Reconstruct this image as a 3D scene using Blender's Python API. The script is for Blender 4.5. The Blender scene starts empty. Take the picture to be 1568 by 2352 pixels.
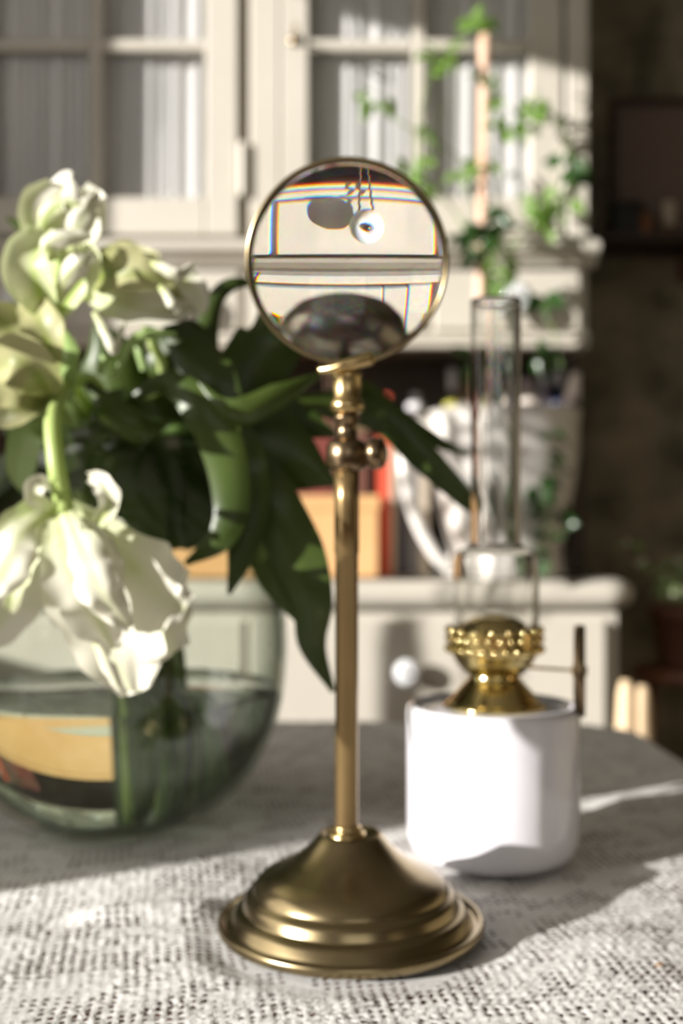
import bpy, math, random
import numpy as np
from mathutils import Vector, Matrix, noise as mnoise
R = random.Random(7)
C = bpy.context.scene.collection
sc = bpy.context.scene
# ------------------------------------------------------------------ camera
F = 2525.0; W, H = 1568, 2352; HOR = 1200.0; CX = 784.0; CZ = 0.922; TZ = 0.740
cd = bpy.data.cameras.new('camera'); cam = bpy.data.objects.new('camera', cd); C.objects.link(cam)
cam.location = (0, 0, CZ); cam.rotation_euler = (math.pi/2, 0, 0)
cd.sensor_fit = 'VERTICAL'; cd.sensor_height = 22.3; cd.lens = F/H*22.3
cd.shift_y = (HOR-H/2)/H
cd.clip_start = 0.02; cd.clip_end = 50
cd.dof.use_dof = True; cd.dof.focus_distance = 0.322; cd.dof.aperture_fstop = cd.lens/5.1
cd.dof.aperture_blades = 0
sc.camera = cam
# ------------------------------------------------------------------ light
sc.view_settings.view_transform = 'Standard'; sc.view_settings.look = 'None'
sc.view_settings.gamma = 1; sc.view_settings.use_curve_mapping = False
sc.view_settings.exposure = 0.0
w = bpy.data.worlds.new('world'); sc.world = w; w.use_nodes = True
w.node_tree.nodes['Background'].inputs[0].default_value = (0.95, 0.93, 0.88, 1)
w.node_tree.nodes['Background'].inputs[1].default_value = 1.3
SUN_AZ = math.radians(60); SUN_EL = math.radians(14)     # travel direction: to the right and away, downward
sd = Vector((math.sin(SUN_AZ)*math.cos(SUN_EL), math.cos(SUN_AZ)*math.cos(SUN_EL), -math.sin(SUN_EL)))
sl = bpy.data.lights.new('sun', 'SUN'); sun = bpy.data.objects.new('sun', sl); C.objects.link(sun)
sl.energy = 9.6; sl.angle = math.radians(0.55); sl.color = (1.0, 0.963, 0.915)
sun.rotation_euler = sd.to_track_quat('-Z', 'Y').to_euler()
def area(name, loc, direction, sx, sy, power, col):
    l = bpy.data.lights.new(name, 'AREA'); l.shape = 'RECTANGLE'; l.size = sx; l.size_y = sy; l.energy = power; l.color = col
    o = bpy.data.objects.new(name, l); C.objects.link(o); o.location = loc
    o.rotation_euler = Vector(direction).to_track_quat('-Z', 'Y').to_euler()
    return o
area('daylight_left_window', (-1.74, -0.45, 1.6), (1, 0, 0), 3.0, 1.25, 17, (1.0, 0.915, 0.81))
area('front_fill_light', (0.3, -2.46, 1.7), (0, 1, 0), 1.5, 1.2, 0.9, (1.0, 0.915, 0.81))  # unseen fill lamp added behind the camera
cy = sc.cycles
cy.max_bounces = 14; cy.diffuse_bounces = 4; cy.glossy_bounces = 5; cy.transmission_bounces = 10; cy.transparent_max_bounces = 24
cy.sample_clamp_indirect = 4.0; cy.blur_glossy = 0.6; cy.caustics_reflective = False
cy.use_denoising = True

# ------------------------------------------------------------------ helpers
def P(px, py, Y): return Vector(((px-CX)/F*Y, Y, CZ-(py-HOR)/F*Y))
def S(px, Y): return px/F*Y
def mat(name, col, rough=0.5, metal=0.0, spec=0.5, noise=None, bump=None, trans=0.0, coat=0.0, sub=0.0):
    m = bpy.data.materials.new(name); m.use_nodes = True; nt = m.node_tree; b = nt.nodes['Principled BSDF']
    b.inputs['Base Color'].default_value = (*col, 1); b.inputs['Roughness'].default_value = rough
    b.inputs['Metallic'].default_value = metal; b.inputs['Specular IOR Level'].default_value = spec
    b.inputs['Coat Weight'].default_value = coat
    if noise:
        scale, col2 = noise[0], noise[1]
        tc = nt.nodes.new('ShaderNodeTexCoord'); n = nt.nodes.new('ShaderNodeTexNoise'); n.inputs['Scale'].default_value = scale
        n.inputs['Detail'].default_value = 5
        mp = nt.nodes.new('ShaderNodeMapping'); mp.inputs['Scale'].default_value = noise[2] if len(noise) > 2 else (1, 1, 1)
        nt.links.new(tc.outputs['Object'], mp.inputs[0]); nt.links.new(mp.outputs[0], n.inputs[0])
        cr = nt.nodes.new('ShaderNodeValToRGB'); cr.color_ramp.elements[0].position = .35; cr.color_ramp.elements[1].position = .68
        cr.color_ramp.elements[0].color = (*col, 1); cr.color_ramp.elements[1].color = (*col2, 1)
        nt.links.new(n.outputs[0], cr.inputs[0]); nt.links.new(cr.outputs[0], b.inputs['Base Color'])
    if bump:
        tc = nt.nodes.new('ShaderNodeTexCoord'); n = nt.nodes.new('ShaderNodeTexNoise'); n.inputs['Scale'].default_value = bump[0]
        bp = nt.nodes.new('ShaderNodeBump'); bp.inputs['Strength'].default_value = bump[1]; bp.inputs['Distance'].default_value = bump[2]
        nt.links.new(tc.outputs['Object'], n.inputs[0]); nt.links.new(n.outputs[0], bp.inputs['Height']); nt.links.new(bp.outputs[0], b.inputs['Normal'])
    if trans > 0:
        out = nt.nodes['Material Output']; tr = nt.nodes.new('ShaderNodeBsdfTranslucent'); mx = nt.nodes.new('ShaderNodeMixShader')
        mx.inputs[0].default_value = trans
        src = b.inputs['Base Color'].links[0].from_socket if b.inputs['Base Color'].links else None
        if src: nt.links.new(src, tr.inputs[0])
        else: tr.inputs[0].default_value = (*col, 1)
        nt.links.new(b.outputs[0], mx.inputs[1]); nt.links.new(tr.outputs[0], mx.inputs[2]); nt.links.new(mx.outputs[0], out.inputs[0])
    return m
def thin_glass(name, tint=(0.97, 0.99, 0.975), edge=(0.55, 0.62, 0.58), ior=1.5, blend=0.25, rough=0.0):
    m = bpy.data.materials.new(name); m.use_nodes = True; nt = m.node_tree; nt.nodes.remove(nt.nodes['Principled BSDF'])
    out = nt.nodes['Material Output']
    t = nt.nodes.new('ShaderNodeBsdfTransparent'); g = nt.nodes.new('ShaderNodeBsdfGlossy'); g.inputs['Roughness'].default_value = rough
    fr = nt.nodes.new('ShaderNodeFresnel'); ge = nt.nodes.new('ShaderNodeNewGeometry'); mr = nt.nodes.new('ShaderNodeMapRange')
    mr.inputs['To Min'].default_value = ior; mr.inputs['To Max'].default_value = 1/ior    # same reflectance from both sides of the thin wall
    nt.links.new(ge.outputs['Backfacing'], mr.inputs['Value']); nt.links.new(mr.outputs[0], fr.inputs[0])
    mx = nt.nodes.new('ShaderNodeMixShader'); lw = nt.nodes.new('ShaderNodeLayerWeight'); lw.inputs[0].default_value = blend
    cr = nt.nodes.new('ShaderNodeValToRGB'); cr.color_ramp.elements[0].color = (*tint, 1); cr.color_ramp.elements[1].color = (*edge, 1)
    cr.color_ramp.elements[0].position = .25; cr.color_ramp.elements[1].position = .95
    nt.links.new(lw.outputs['Facing'], cr.inputs[0]); nt.links.new(cr.outputs[0], t.inputs[0])
    nt.links.new(fr.outputs[0], mx.inputs[0]); nt.links.new(t.outputs[0], mx.inputs[1]); nt.links.new(g.outputs[0], mx.inputs[2])
    nt.links.new(mx.outputs[0], out.inputs[0]); return m
def solid_glass(name, iors, tints, refl_ior=1.5):
    """refraction split in bands of colour (dispersion) plus a surface reflection"""
    m = bpy.data.materials.new(name); m.use_nodes = True; nt = m.node_tree; nt.nodes.remove(nt.nodes['Principled BSDF'])
    out = nt.nodes['Material Output']; prev = None
    for i, c in zip(iors, tints):
        r = nt.nodes.new('ShaderNodeBsdfRefraction'); r.inputs['IOR'].default_value = i; r.inputs['Roughness'].default_value = 0
        r.inputs['Color'].default_value = (*c, 1)
        if prev is None: prev = r
        else:
            a = nt.nodes.new('ShaderNodeAddShader'); nt.links.new(prev.outputs[0], a.inputs[0]); nt.links.new(r.outputs[0], a.inputs[1]); prev = a
    g = nt.nodes.new('ShaderNodeBsdfGlossy'); g.inputs['Roughness'].default_value = 0
    fr = nt.nodes.new('ShaderNodeFresnel'); fr.inputs[0].default_value = refl_ior
    mx = nt.nodes.new('ShaderNodeMixShader'); nt.links.new(fr.outputs[0], mx.inputs[0]); nt.links.new(prev.outputs[0], mx.inputs[1])
    nt.links.new(g.outputs[0], mx.inputs[2]); nt.links.new(mx.outputs[0], out.inputs[0]); return m

WL = {}
def thing(name, label, cat, loc, group=None):
    o = bpy.data.objects.new(name, None); C.objects.link(o); o.location = loc; o.empty_display_size = .02
    o['label'] = label; o['category'] = cat
    if group: o['group'] = group
    WL[o.name] = Vector(loc); return o
def obj(name, geo, m, parent=None, loc=None, smooth=True, label=None, sub=0, uv=None, kind=None, cat=None, group=None):
    v, f = geo
    me = bpy.data.meshes.new(name)
    if parent is not None: off = WL[parent.name]
    else: off = Vector(loc) if loc is not None else Vector((0, 0, 0))
    if isinstance(v, np.ndarray): vv = (v-np.array(off)).tolist()
    else: vv = [tuple(Vector(p)-off) for p in v]
    me.from_pydata(vv, [], f); me.update()
    if smooth: me.shade_smooth()
    if uv is not None:
        ul = me.uv_layers.new(name='UVMap'); arr = np.zeros(len(me.loops), dtype=np.int32); me.loops.foreach_get('vertex_index', arr)
        ul.data.foreach_set('uv', np.array(uv, dtype=np.float32)[arr].ravel())
    me.materials.append(m)
    o = bpy.data.objects.new(name, me); C.objects.link(o)
    if parent is not None: o.parent = parent
    else: o.location = off
    WL[o.name] = off
    if label: o['label'] = label
    if cat: o['category'] = cat
    if group: o['group'] = group
    if kind: o['kind'] = kind
    if sub: s = o.modifiers.new('sub', 'SUBSURF'); s.levels = sub; s.render_levels = sub
    return o
def join(*gs):
    V, Fc = [], []
    for v, f in gs:
        n = len(V); V += [Vector(p) for p in v]; Fc += [tuple(i+n for i in q) for q in f]
    return V, Fc
def box(x0, x1, y0, y1, z0, z1, b=0.0):
    """box with chamfered edges"""
    import itertools
    if b <= 0:
        v = [(x, y, z) for x in (x0, x1) for y in (y0, y1) for z in (z0, z1)]
        return v, [(0, 1, 3, 2), (4, 6, 7, 5), (0, 4, 5, 1), (2, 3, 7, 6), (0, 2, 6, 4), (1, 5, 7, 3)]
    X, Yy, Z = (x0, x1), (y0, y1), (z0, z1); v = []; idx = {}
    for i, j, k in itertools.product((0, 1), repeat=3):
        sx, sy, sz = (1, -1)[i], (1, -1)[j], (1, -1)[k]
        for a in range(3):
            p = [X[i]+sx*b, Yy[j]+sy*b, Z[k]+sz*b]; p[a] = (X[i], Yy[j], Z[k])[a]
            idx[(i, j, k, a)] = len(v); v.append(tuple(p))
    f = []
    I = lambda i, j, k, a: idx[(i, j, k, a)]
    for s in (0, 1):
        f.append((I(s, 0, 0, 0), I(s, 1, 0, 0), I(s, 1, 1, 0), I(s, 0, 1, 0))); f.append((I(0, s, 0, 1), I(1, s, 0, 1), I(1, s, 1, 1), I(0, s, 1, 1)))
        f.append((I(0, 0, s, 2), I(1, 0, s, 2), I(1, 1, s, 2), I(0, 1, s, 2)))
    for s in (0, 1):
        for t in (0, 1):
            f.append((I(0, s, t, 1), I(1, s, t, 1), I(1, s, t, 2), I(0, s, t, 2)))
            f.append((I(s, 0, t, 0), I(s, 1, t, 0), I(s, 1, t, 2), I(s, 0, t, 2)))
            f.append((I(s, t, 0, 0), I(s, t, 1, 0), I(s, t, 1, 1), I(s, t, 0, 1)))
    for i, j, k in itertools.product((0, 1), repeat=3): f.append((I(i, j, k, 0), I(i, j, k, 1), I(i, j, k, 2)))
    import bmesh
    bm = bmesh.new(); bv = [bm.verts.new(p) for p in v]
    for q in f: bm.faces.new([bv[i] for i in q])
    bmesh.ops.recalc_face_normals(bm, faces=bm.faces); bm.verts.index_update()
    out = [p.co.copy() for p in bm.verts], [tuple(x.index for x in q.verts) for q in bm.faces]; bm.free(); return out
def lathe(c, prof, seg=48, axis=None, close=False):
    """profile [(r, h)] revolved about the axis through c"""
    c = Vector(c); v, f = [], []
    q = Vector(axis).normalized().to_track_quat('Z', 'Y') if axis is not None else None
    for r, h in prof:
        for i in range(seg):
            a = 2*math.pi*i/seg; p = Vector((r*math.cos(a), r*math.sin(a), h))
            v.append(c+(q @ p if q else p))
    n = len(prof)
    for j in range(n-1 if not close else n):
        k = (j+1) % n
        for i in range(seg):
            i2 = (i+1) % seg; f.append((j*seg+i, j*seg+i2, k*seg+i2, k*seg+i))
    return v, f
def cr(pts, n):
    """Catmull-Rom through points (any dimension)"""
    pts = [np.array(p, float) for p in pts]
    if len(pts) == 2: pts = [pts[0], (pts[0]+pts[1])/2, pts[1]]
    P_ = [2*pts[0]-pts[1]]+pts+[2*pts[-1]-pts[-2]]; out = []
    m = len(pts)-1
    for k in range(n+1):
        t = k/n*m; i = min(int(t), m-1); t -= i
        a, b, c, d = P_[i:i+4]
        out.append(.5*((2*b)+(c-a)*t+(2*a-5*b+4*c-d)*t*t+(3*b-a-3*c+d)*t**3))
    return out
def tube(pts, rad, seg=10, n=24, caps=True, raw=False):
    p = [Vector(x) for x in (pts if raw else cr(pts, n))]
    rr = rad if isinstance(rad, (list, tuple)) else [rad]*2
    rs = [float(np.interp(i/(len(p)-1), np.linspace(0, 1, len(rr)), rr)) for i in range(len(p))]
    v, f = [], []; up = None
    for i, q in enumerate(p):
        t = (p[min(i+1, len(p)-1)]-p[max(i-1, 0)]).normalized()
        if up is None: up = t.orthogonal().normalized()
        up = (up-t*up.dot(t)).normalized(); s = t.cross(up)
        for k in range(seg):
            a = 2*math.pi*k/seg; v.append(q+(up*math.cos(a)+s*math.sin(a))*rs[i])
    for i in range(len(p)-1):
        for k in range(seg): f.append((i*seg+k, i*seg+(k+1) % seg, (i+1)*seg+(k+1) % seg, (i+1)*seg+k))
    if caps: f.append(tuple(reversed(range(seg)))); f.append(tuple(range((len(p)-1)*seg, len(p)*seg)))
    return v, f
def sphere(c, r, seg=16, rings=10, sc_=(1, 1, 1)):
    c = Vector(c); prof = [(max(r*math.sin(math.pi*j/rings), 1e-5), -r*math.cos(math.pi*j/rings)) for j in range(rings+1)]
    v, f = lathe((0, 0, 0), prof, seg)
    return [c+Vector((p.x*sc_[0], p.y*sc_[1], p.z*sc_[2])) for p in v], f
def blade(pts, widths, cup=0.2, ruff=0.0, rf=3.0, twist=(0, 0), nu=26, nv=10, jag=0.0, seed=0, view=(0, 1, 0), fold=0.0):
    """a petal or leaf along pts [(px,py,Y)], widths (px, half-width) down its length; twist in degrees about its own line"""
    rr = random.Random(seed); Ym = sum(p[2] for p in pts)/len(pts)
    c = [Vector(P(*q)) for q in cr(pts, nu)]
    ws = [S(float(np.interp(i/nu, np.linspace(0, 1, len(widths)), widths)), Ym) for i in range(nu+1)]
    ph = [rr.uniform(0, 6.28) for _ in range(6)]; v, uv, f = [], [], []; view = Vector(view)
    for i in range(nu+1):
        u = i/nu; t = (c[min(i+1, nu)]-c[max(i-1, 0)]).normalized()
        s = t.cross(view); s = s.normalized() if s.length > 1e-4 else Vector((1, 0, 0))
        a = math.radians(twist[0]+(twist[1]-twist[0])*u); s = Matrix.Rotation(a, 3, t) @ s
        nrm = s.cross(t)
        for j in range(nv+1):
            q = 2*j/nv-1; w_ = ws[i]
            jj = 1+jag*(math.sin(17*u+ph[0]+2*q)+.7*math.sin(31*u+ph[1]+q))*abs(q)
            e = abs(q)**1.6
            r1 = ruff*e*(math.sin(rf*6.28*u+ph[2]+(1.3 if q > 0 else 0))+.5*math.sin(rf*11.3*u+ph[3]+q))*(.3+.9*u)
            r2 = ruff*.35*math.sin(6*q+ph[4]+4*u)*u
            p = c[i]+s*(q*w_*jj*(1-.25*abs(cup)*q*q))+nrm*(cup*q*q*w_+fold*abs(q)*w_+(r1+r2)*max(ws)) + t*(ruff*.4*e*math.sin(9*u*rf+ph[5])*max(ws)*(1 if i else 0))
            v.append(p); uv.append((q*.5+.5, u))
    for i in range(nu):
        for j in range(nv):
            a = i*(nv+1)+j; f.append((a, a+1, a+nv+2, a+nv+1))
    return (v, f), uv

# ------------------------------------------------------------------ materials
cream = mat('cream_paint', (0.57, 0.53, 0.455), .42, noise=(6, (0.61, 0.57, 0.495)), bump=(60, .15, .002))
cream_dark = mat('niche_shade_tone', (0.085, 0.066, 0.05), .7)  # cream darkened to put the shade of the niche into the colour
white_paint = mat('white_paint', (.75, .73, .68), .5)
wallgreen = mat('green_wallpaper', (.075, .072, .045), .8, noise=(8, (0.32, 0.26, 0.18)))
ceil_m = mat('ceiling_plaster', (.62, .6, .55), .9)
floor_m = mat('floor_boards', (.10, .055, .03), .45, noise=(3, (.16, .09, .05), (1, 12, 1)))
wood_dark = mat('table_wood', (.16, .062, .035), .4, noise=(8, (.24, .10, .055), (1, 9, 1)))
lace_m = mat('cotton_lace', (.88, .86, .83), .85, spec=.15, noise=(260, (.95, .935, .91)), bump=(1400, .7, .0006), trans=.12)
brass_old = mat('antique_brass', (.25, .195, .11), .25, 1.0, noise=(18, (.38, .30, .165)))
brass_pole = mat('aged_pole_brass', (.24, .16, .07), .28, .74, noise=(30, (.30, .205, .09)))
brass_dark = mat('dark_brass', (.20, .145, .085), .28, 1.0, noise=(25, (.28, .2, .12)))
brass_warm = mat('warm_brass', (.62, .46, .22), .24, 1.0)
brass_shiny = mat('polished_brass', (.74, .59, .26), .12, 1.0, bump=(90, .12, .001))
ceramic = mat('white_glazed_ceramic', (.80, .785, .83), .12, coat=.5)
enamel = mat('white_enamel', (.78, .745, .70), .25, coat=.3)
porcelain = mat('porcelain_knob', (.82, .83, .85), .1, coat=.6)
glass_pane = thin_glass('window_glass', (.985, .985, .985), (.9, .9, .9))
glass_chim = solid_glass('chimney_glass', [1.5], [(.985, .985, .98)], 1.5)
glass_vase = thin_glass('vase_glass', (.955, .975, .955), (.30, .36, .30), 1.5, .33)
glass_bottle = thin_glass('bottle_glass', (.9, .93, .92), (.35, .4, .4), 1.45, .3)
water_m = solid_glass('water', [1.33], [(.93, .96, .89)], 1.33)
lens_m = solid_glass('lens_glass', [1.4995, 1.505, 1.5115], [(1, 0, 0), (0, 1, 0), (0, 0, 1)], 1.5)
curtain_m = mat('gathered_voile', (.76, .755, .75), .9, spec=.1, noise=(30, (.86, .85, .84), (1, 1, .1)), trans=.12)
leaf_dk = mat('dark_tulip_leaf', (.034, .057, .010), .36, spec=.4, noise=(14, (.074, .112, .020)), trans=.14)
leaf_md = mat('olive_tulip_leaf', (.075, .115, .035), .35, noise=(14, (.13, .18, .06)), trans=.2)
leaf_lt = mat('pale_tulip_leaf', (.23, .36, .10), .4, noise=(16, (.42, .55, .22)), trans=.3)
stem_m = mat('tulip_stem', (.44, .58, .16), .35, noise=(20, (.62, .73, .30)), trans=.25)
stem_dk = mat('shaded_stem', (.16, .26, .06), .4, trans=.2)
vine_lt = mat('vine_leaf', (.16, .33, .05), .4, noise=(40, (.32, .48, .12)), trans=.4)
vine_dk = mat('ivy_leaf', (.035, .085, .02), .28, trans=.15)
bamboo = mat('peach_cane', (.72, .42, .28), .5, noise=(12, (.82, .60, .45), (1, 1, .4)))
card = mat('tan_cardboard', (.70, .40, .17), .75, noise=(10, (.76, .46, .21)))
twine_m = mat('brown_twine', (.12, .07, .045), .9, bump=(400, .8, .001))
def petal_mat(name, white, green, amt):
    m = bpy.data.materials.new(name); m.use_nodes = True; nt = m.node_tree; b = nt.nodes['Principled BSDF']; b.inputs['Roughness'].default_value = .45
    uvn = nt.nodes.new('ShaderNodeUVMap'); uvn.uv_map = 'UVMap'; sp = nt.nodes.new('ShaderNodeSeparateXYZ'); nt.links.new(uvn.outputs[0], sp.inputs[0])
    # green at the base and along the midrib
    def mth(op, a, bb=None):
        n = nt.nodes.new('ShaderNodeMath'); n.operation = op
        for i, x in enumerate((a, bb)):
            if x is None: continue
            if isinstance(x, (int, float)): n.inputs[i].default_value = x
            else: nt.links.new(x, n.inputs[i])
        return n.outputs[0]
    mid = mth('ABSOLUTE', mth('SUBTRACT', sp.outputs[0], .5)); mid = mth('SUBTRACT', 1, mth('MULTIPLY', mid, 5.5)); mid = mth('MAXIMUM', mid, 0)
    base = mth('MAXIMUM', mth('SUBTRACT', 1, mth('MULTIPLY', sp.outputs[1], 2.2)), 0)
    no = nt.nodes.new('ShaderNodeTexNoise'); no.inputs['Scale'].default_value = 55; tc = nt.nodes.new('ShaderNodeTexCoord'); nt.links.new(tc.outputs['Object'], no.inputs[0])
    g = mth('MULTIPLY', mth('ADD', mth('MULTIPLY', mid, .6), mth('MULTIPLY', base, .9)), mth('MULTIPLY', no.outputs[0], 1.9*amt))
    mx = nt.nodes.new('ShaderNodeMix'); mx.data_type = 'RGBA'; mx.clamp_factor = True
    nt.links.new(g, mx.inputs[0]); mx.inputs[6].default_value = (*white, 1); mx.inputs[7].default_value = (*green, 1)
    nt.links.new(mx.outputs[2], b.inputs['Base Color'])
    tr = nt.nodes.new('ShaderNodeBsdfTranslucent'); nt.links.new(mx.outputs[2], tr.inputs[0]); ms = nt.nodes.new('ShaderNodeMixShader'); ms.inputs[0].default_value = .20
    nt.links.new(b.outputs[0], ms.inputs[1]); nt.links.new(tr.outputs[0], ms.inputs[2]); nt.links.new(ms.outputs[0], nt.nodes['Material Output'].inputs[0])
    return m
petal_w = petal_mat('white_petal', (.80, .775, .66), (.44, .54, .13), .7)
petal_g = petal_mat('green_white_petal', (.70, .73, .47), (.34, .46, .08), 1.25)

petal_o = petal_mat('shaded_olive_petal', (.44, .43, .22), (.22, .27, .05), 1.2)  # greenish petal, darkened in colour for the shade on it
# ------------------------------------------------------------------ room shell
def struct(name, geo, m, parent=None, smooth=False):
    o = obj(name, geo, m, parent, smooth=smooth)
    if parent is None: o['kind'] = 'structure'
    return o
RX0, RX1, RY0, RY1, RZ = -1.6, 2.0, -2.4, 2.12, 2.6
struct('floor', box(RX0-.2, RX1+.2, RY0-.2, RY1+.2, -.05, 0), floor_m)
struct('ceiling', box(RX0-.2, RX1+.2, RY0-.2, RY1+.2, RZ, RZ+.05), ceil_m)
wb = struct('wall_back', box(RX0-.15, RX1+.15, RY1, RY1+.1, 0, RZ), wallgreen)
struct('wall_right', box(RX1, RX1+.1, RY0-.1, RY1+.1, 0, RZ), wallgreen)
WY0, WY1, WZ0, WZ1 = -2.0, 1.15, 0.98, 2.31
lw_ = RX0-.12
struct('wall_left', join(box(lw_, RX0, RY0-.1, WY0, 0, RZ), box(lw_, RX0, WY1, RY1+.1, 0, RZ), box(lw_, RX0, WY0, WY1, 0, WZ0), box(lw_, RX0, WY0, WY1, WZ1, RZ)), wallgreen)
FX0, FX1, FZ0, FZ1 = -.5, 1.1, 1.0, 2.3
struct('wall_front', join(box(RX0-.1, FX0, RY0-.1, RY0, 0, RZ), box(FX1, RX1+.1, RY0-.1, RY0, 0, RZ), box(FX0, FX1, RY0-.1, RY0, 0, FZ0), box(FX0, FX1, RY0-.1, RY0, FZ1, RZ)), wallgreen)
win = struct('window_1', join(box(lw_+.02, lw_+.07, WY0, WY0+.05, WZ0, WZ1), box(lw_+.02, lw_+.07, WY1-.02, WY1, WZ0, WZ1), box(lw_+.02, lw_+.07, WY0, WY1, WZ0, WZ0+.03), box(lw_+.02, lw_+.07, WY0, WY1, WZ1-.03, WZ1)), white_paint)
obj('window_pane', box(lw_+.04, lw_+.044, WY0+.05, WY1-.02, WZ0+.03, WZ1-.03), glass_pane, win, smooth=False)
obj('window_sill', box(RX0-.10, RX0+.14, WY0-.05, WY1+.05, WZ0-.03, WZ0, .004), white_paint, win, smooth=False)
win2 = struct('added_front_window', join(box(FX0, FX0+.05, RY0-.08, RY0-.03, FZ0, FZ1), box(FX1-.05, FX1, RY0-.08, RY0-.03, FZ0, FZ1), box(FX0, FX1, RY0-.08, RY0-.03, FZ0, FZ0+.05), box(FX0, FX1, RY0-.08, RY0-.03, FZ1-.05, FZ1), box(.28, .32, RY0-.08, RY0-.03, FZ0, FZ1)), white_paint)  # window added behind the camera to go with the fill lamp
obj('window_pane', box(FX0+.05, FX1-.05, RY0-.056, RY0-.052, FZ0+.05, FZ1-.05), glass_pane, win2, smooth=False)
struct('baseboard_back', box(RX0, RX1, RY1-.02, RY1, 0, .12), white_paint)
# unseen trough added on the window sill to shade the back of the table
pt = thing('added_sill_trough', 'unseen grey zinc trough added on the left window sill to shade the table', 'planter', (RX0+.02, .06, WZ0))
obj('trough', join(box(RX0-.05, RX0+.09, -.235, .36, WZ0, WZ0+.40, .006)), mat('zinc', (.3, .3, .3), .5, .6), pt, smooth=False)
obj('soil', box(RX0-.03, RX0+.07, -.22, .345, WZ0+.40, WZ0+.41, .004), floor_m, pt, smooth=False)

sv = Vector((-1.49, .802, WZ0)); svt = thing('added_sill_vase', 'unseen slender white vase added on the left window sill for its shadow', 'vase', sv)  # unseen slim vase, added to shade a strip of the base cabinet
obj('vase_body', lathe(sv, [(.0001, 0), (.017, 0), (.018, .004), (.018, .20), (.015, .235), (.016, .251), (.013, .251), (.012, .23), (.0001, .2)], 24), ceramic, svt)
# leafy pot plant further along the sill: its shadow dapples the pitcher and the hutch
hp_ = Vector((RX0+.07, .70, WZ0)); hpl = thing('potted_houseplant', 'leafy houseplant in a clay pot on the left window sill', 'plant', hp_)
obj('pot', lathe(hp_, [(.0001, 0), (.042, 0), (.058, .10), (.062, .10), (.062, .12), (.056, .12), (.052, .10), (.0001, .10)], 28), card, hpl)
for i in range(5): obj('stalk', tube([hp_+Vector((.01*math.cos(i*1.3), .01*math.sin(i*1.3), .09)), hp_+Vector((.02*math.cos(i*1.3), .035*math.sin(i*1.3), .35)), hp_+Vector((.03*math.cos(i*1.3), .06*math.sin(i*1.3), .60))], .003, 6, 8), stem_dk, hpl)
RH = random.Random(5); gs = []
for i in range(170):
    c0 = hp_+Vector((RH.gauss(0, .035), RH.gauss(0, .055), RH.uniform(.40, .74))); d = Vector((RH.gauss(0, 1), RH.gauss(0, 1), RH.gauss(0, .6))).normalized(); e = d.orthogonal().normalized(); n3 = d.cross(e); L_ = RH.uniform(.03, .055)
    gs.append(([c0, c0+d*L_*.3+e*L_*.28+n3*.004, c0+d*L_*.7+e*L_*.26+n3*.004, c0+d*L_, c0+d*L_*.7-e*L_*.26+n3*.004, c0+d*L_*.3-e*L_*.28+n3*.004, c0+d*L_*.5], [(0, 1, 6), (1, 2, 6), (2, 3, 6), (3, 4, 6), (4, 5, 6), (5, 0, 6)]))
obj('foliage', join(*gs), vine_dk, hpl, kind='stuff')

# ------------------------------------------------------------------ hutch (upper part stands on the base cabinet)
YU = 1.85; YB = 2.10
def X(px, Y): return (px-CX)/F*Y
def Z(py, Y): return CZ-(py-HOR)/F*Y
hut = thing('hutch', 'cream painted dresser hutch with glazed curtained doors and an open niche', 'cabinet', (X(620, YU), 1.97, Z(1335, 1.7)))
xl = X(-130, YU); xr = X(1352, YU)
def pbox(px0, px1, py0, py1, y0, y1, b=.003, Yr=YU): return box(X(px0, Yr), X(px1, Yr), y0, y1, Z(py1, Yr), Z(py0, Yr), b)
# carcass: stiles, top, back, side panel
obj('side_panel', box(xr-.018, xr, YU+.02, YB, Z(800, YU), 2.16, .002), cream, hut, smooth=False)
obj('side_panel', box(xr-.016, xr, YU+.06, YB, Z(1335, 1.7)+.001, Z(800, YU), .002), cream_dark, hut, smooth=False)  # lower panel coloured dark for the shade beneath the drawers
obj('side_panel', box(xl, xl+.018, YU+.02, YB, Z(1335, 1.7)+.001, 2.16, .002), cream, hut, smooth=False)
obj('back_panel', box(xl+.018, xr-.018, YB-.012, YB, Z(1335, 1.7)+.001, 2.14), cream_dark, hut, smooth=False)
obj('face_stile', pbox(573, 643, -480, 545, YU, YU+.022), cream, hut, smooth=False)
obj('face_stile', pbox(1302, 1352, -480, 545, YU, YU+.022), cream, hut, smooth=False)
obj('top_panel', box(xl-.02, xr+.02, YU-.03, YB, 2.14, 2.18, .006), cream, hut, smooth=False)
obj('floor_panel', box(xl, xr-.018, YU+.01, YB-.012, Z(600, YU), Z(585, YU)), cream, hut, smooth=False)
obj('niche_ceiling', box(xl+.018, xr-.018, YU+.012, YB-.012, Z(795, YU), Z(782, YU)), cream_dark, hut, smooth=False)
# ledge moulding between doors and drawers
def mould(prof, x0, x1):
    v, f = [], []
    for x in (x0, x1):
        for (y, z) in prof: v.append((x, y, z))
    n = len(prof)
    for i in range(n): f.append((i, (i+1) % n, n+(i+1) % n, n+i))
    f.append(tuple(reversed(range(n)))); f.append(tuple(range(n, 2*n))); return v, f
zt = Z(549, YU-.03); zb = Z(604, YU-.03)
obj('ledge_moulding', mould([(YU+.02, zt), (YU-.030, zt), (YU-.036, zt-.006), (YU-.036, zt-.016), (YU-.030, zt-.022), (YU-.022, zt-.026), (YU-.012, zb+.006), (YU-.008, zb), (YU+.02, zb)], xl-.03, X(1376, YU-.03)), cream, hut, smooth=False)
z1 = Z(762, YU-.01); z2 = Z(797, YU-.01)
obj('lower_moulding', mould([(YU+.02, z1), (YU-.004, z1), (YU-.012, z1-.005), (YU-.012, z1-.012), (YU-.006, z1-.017), (YU-.010, z2+.003), (YU-.008, z2), (YU+.02, z2)], xl-.01, X(1350, YU)), cream, hut, smooth=False)
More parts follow.
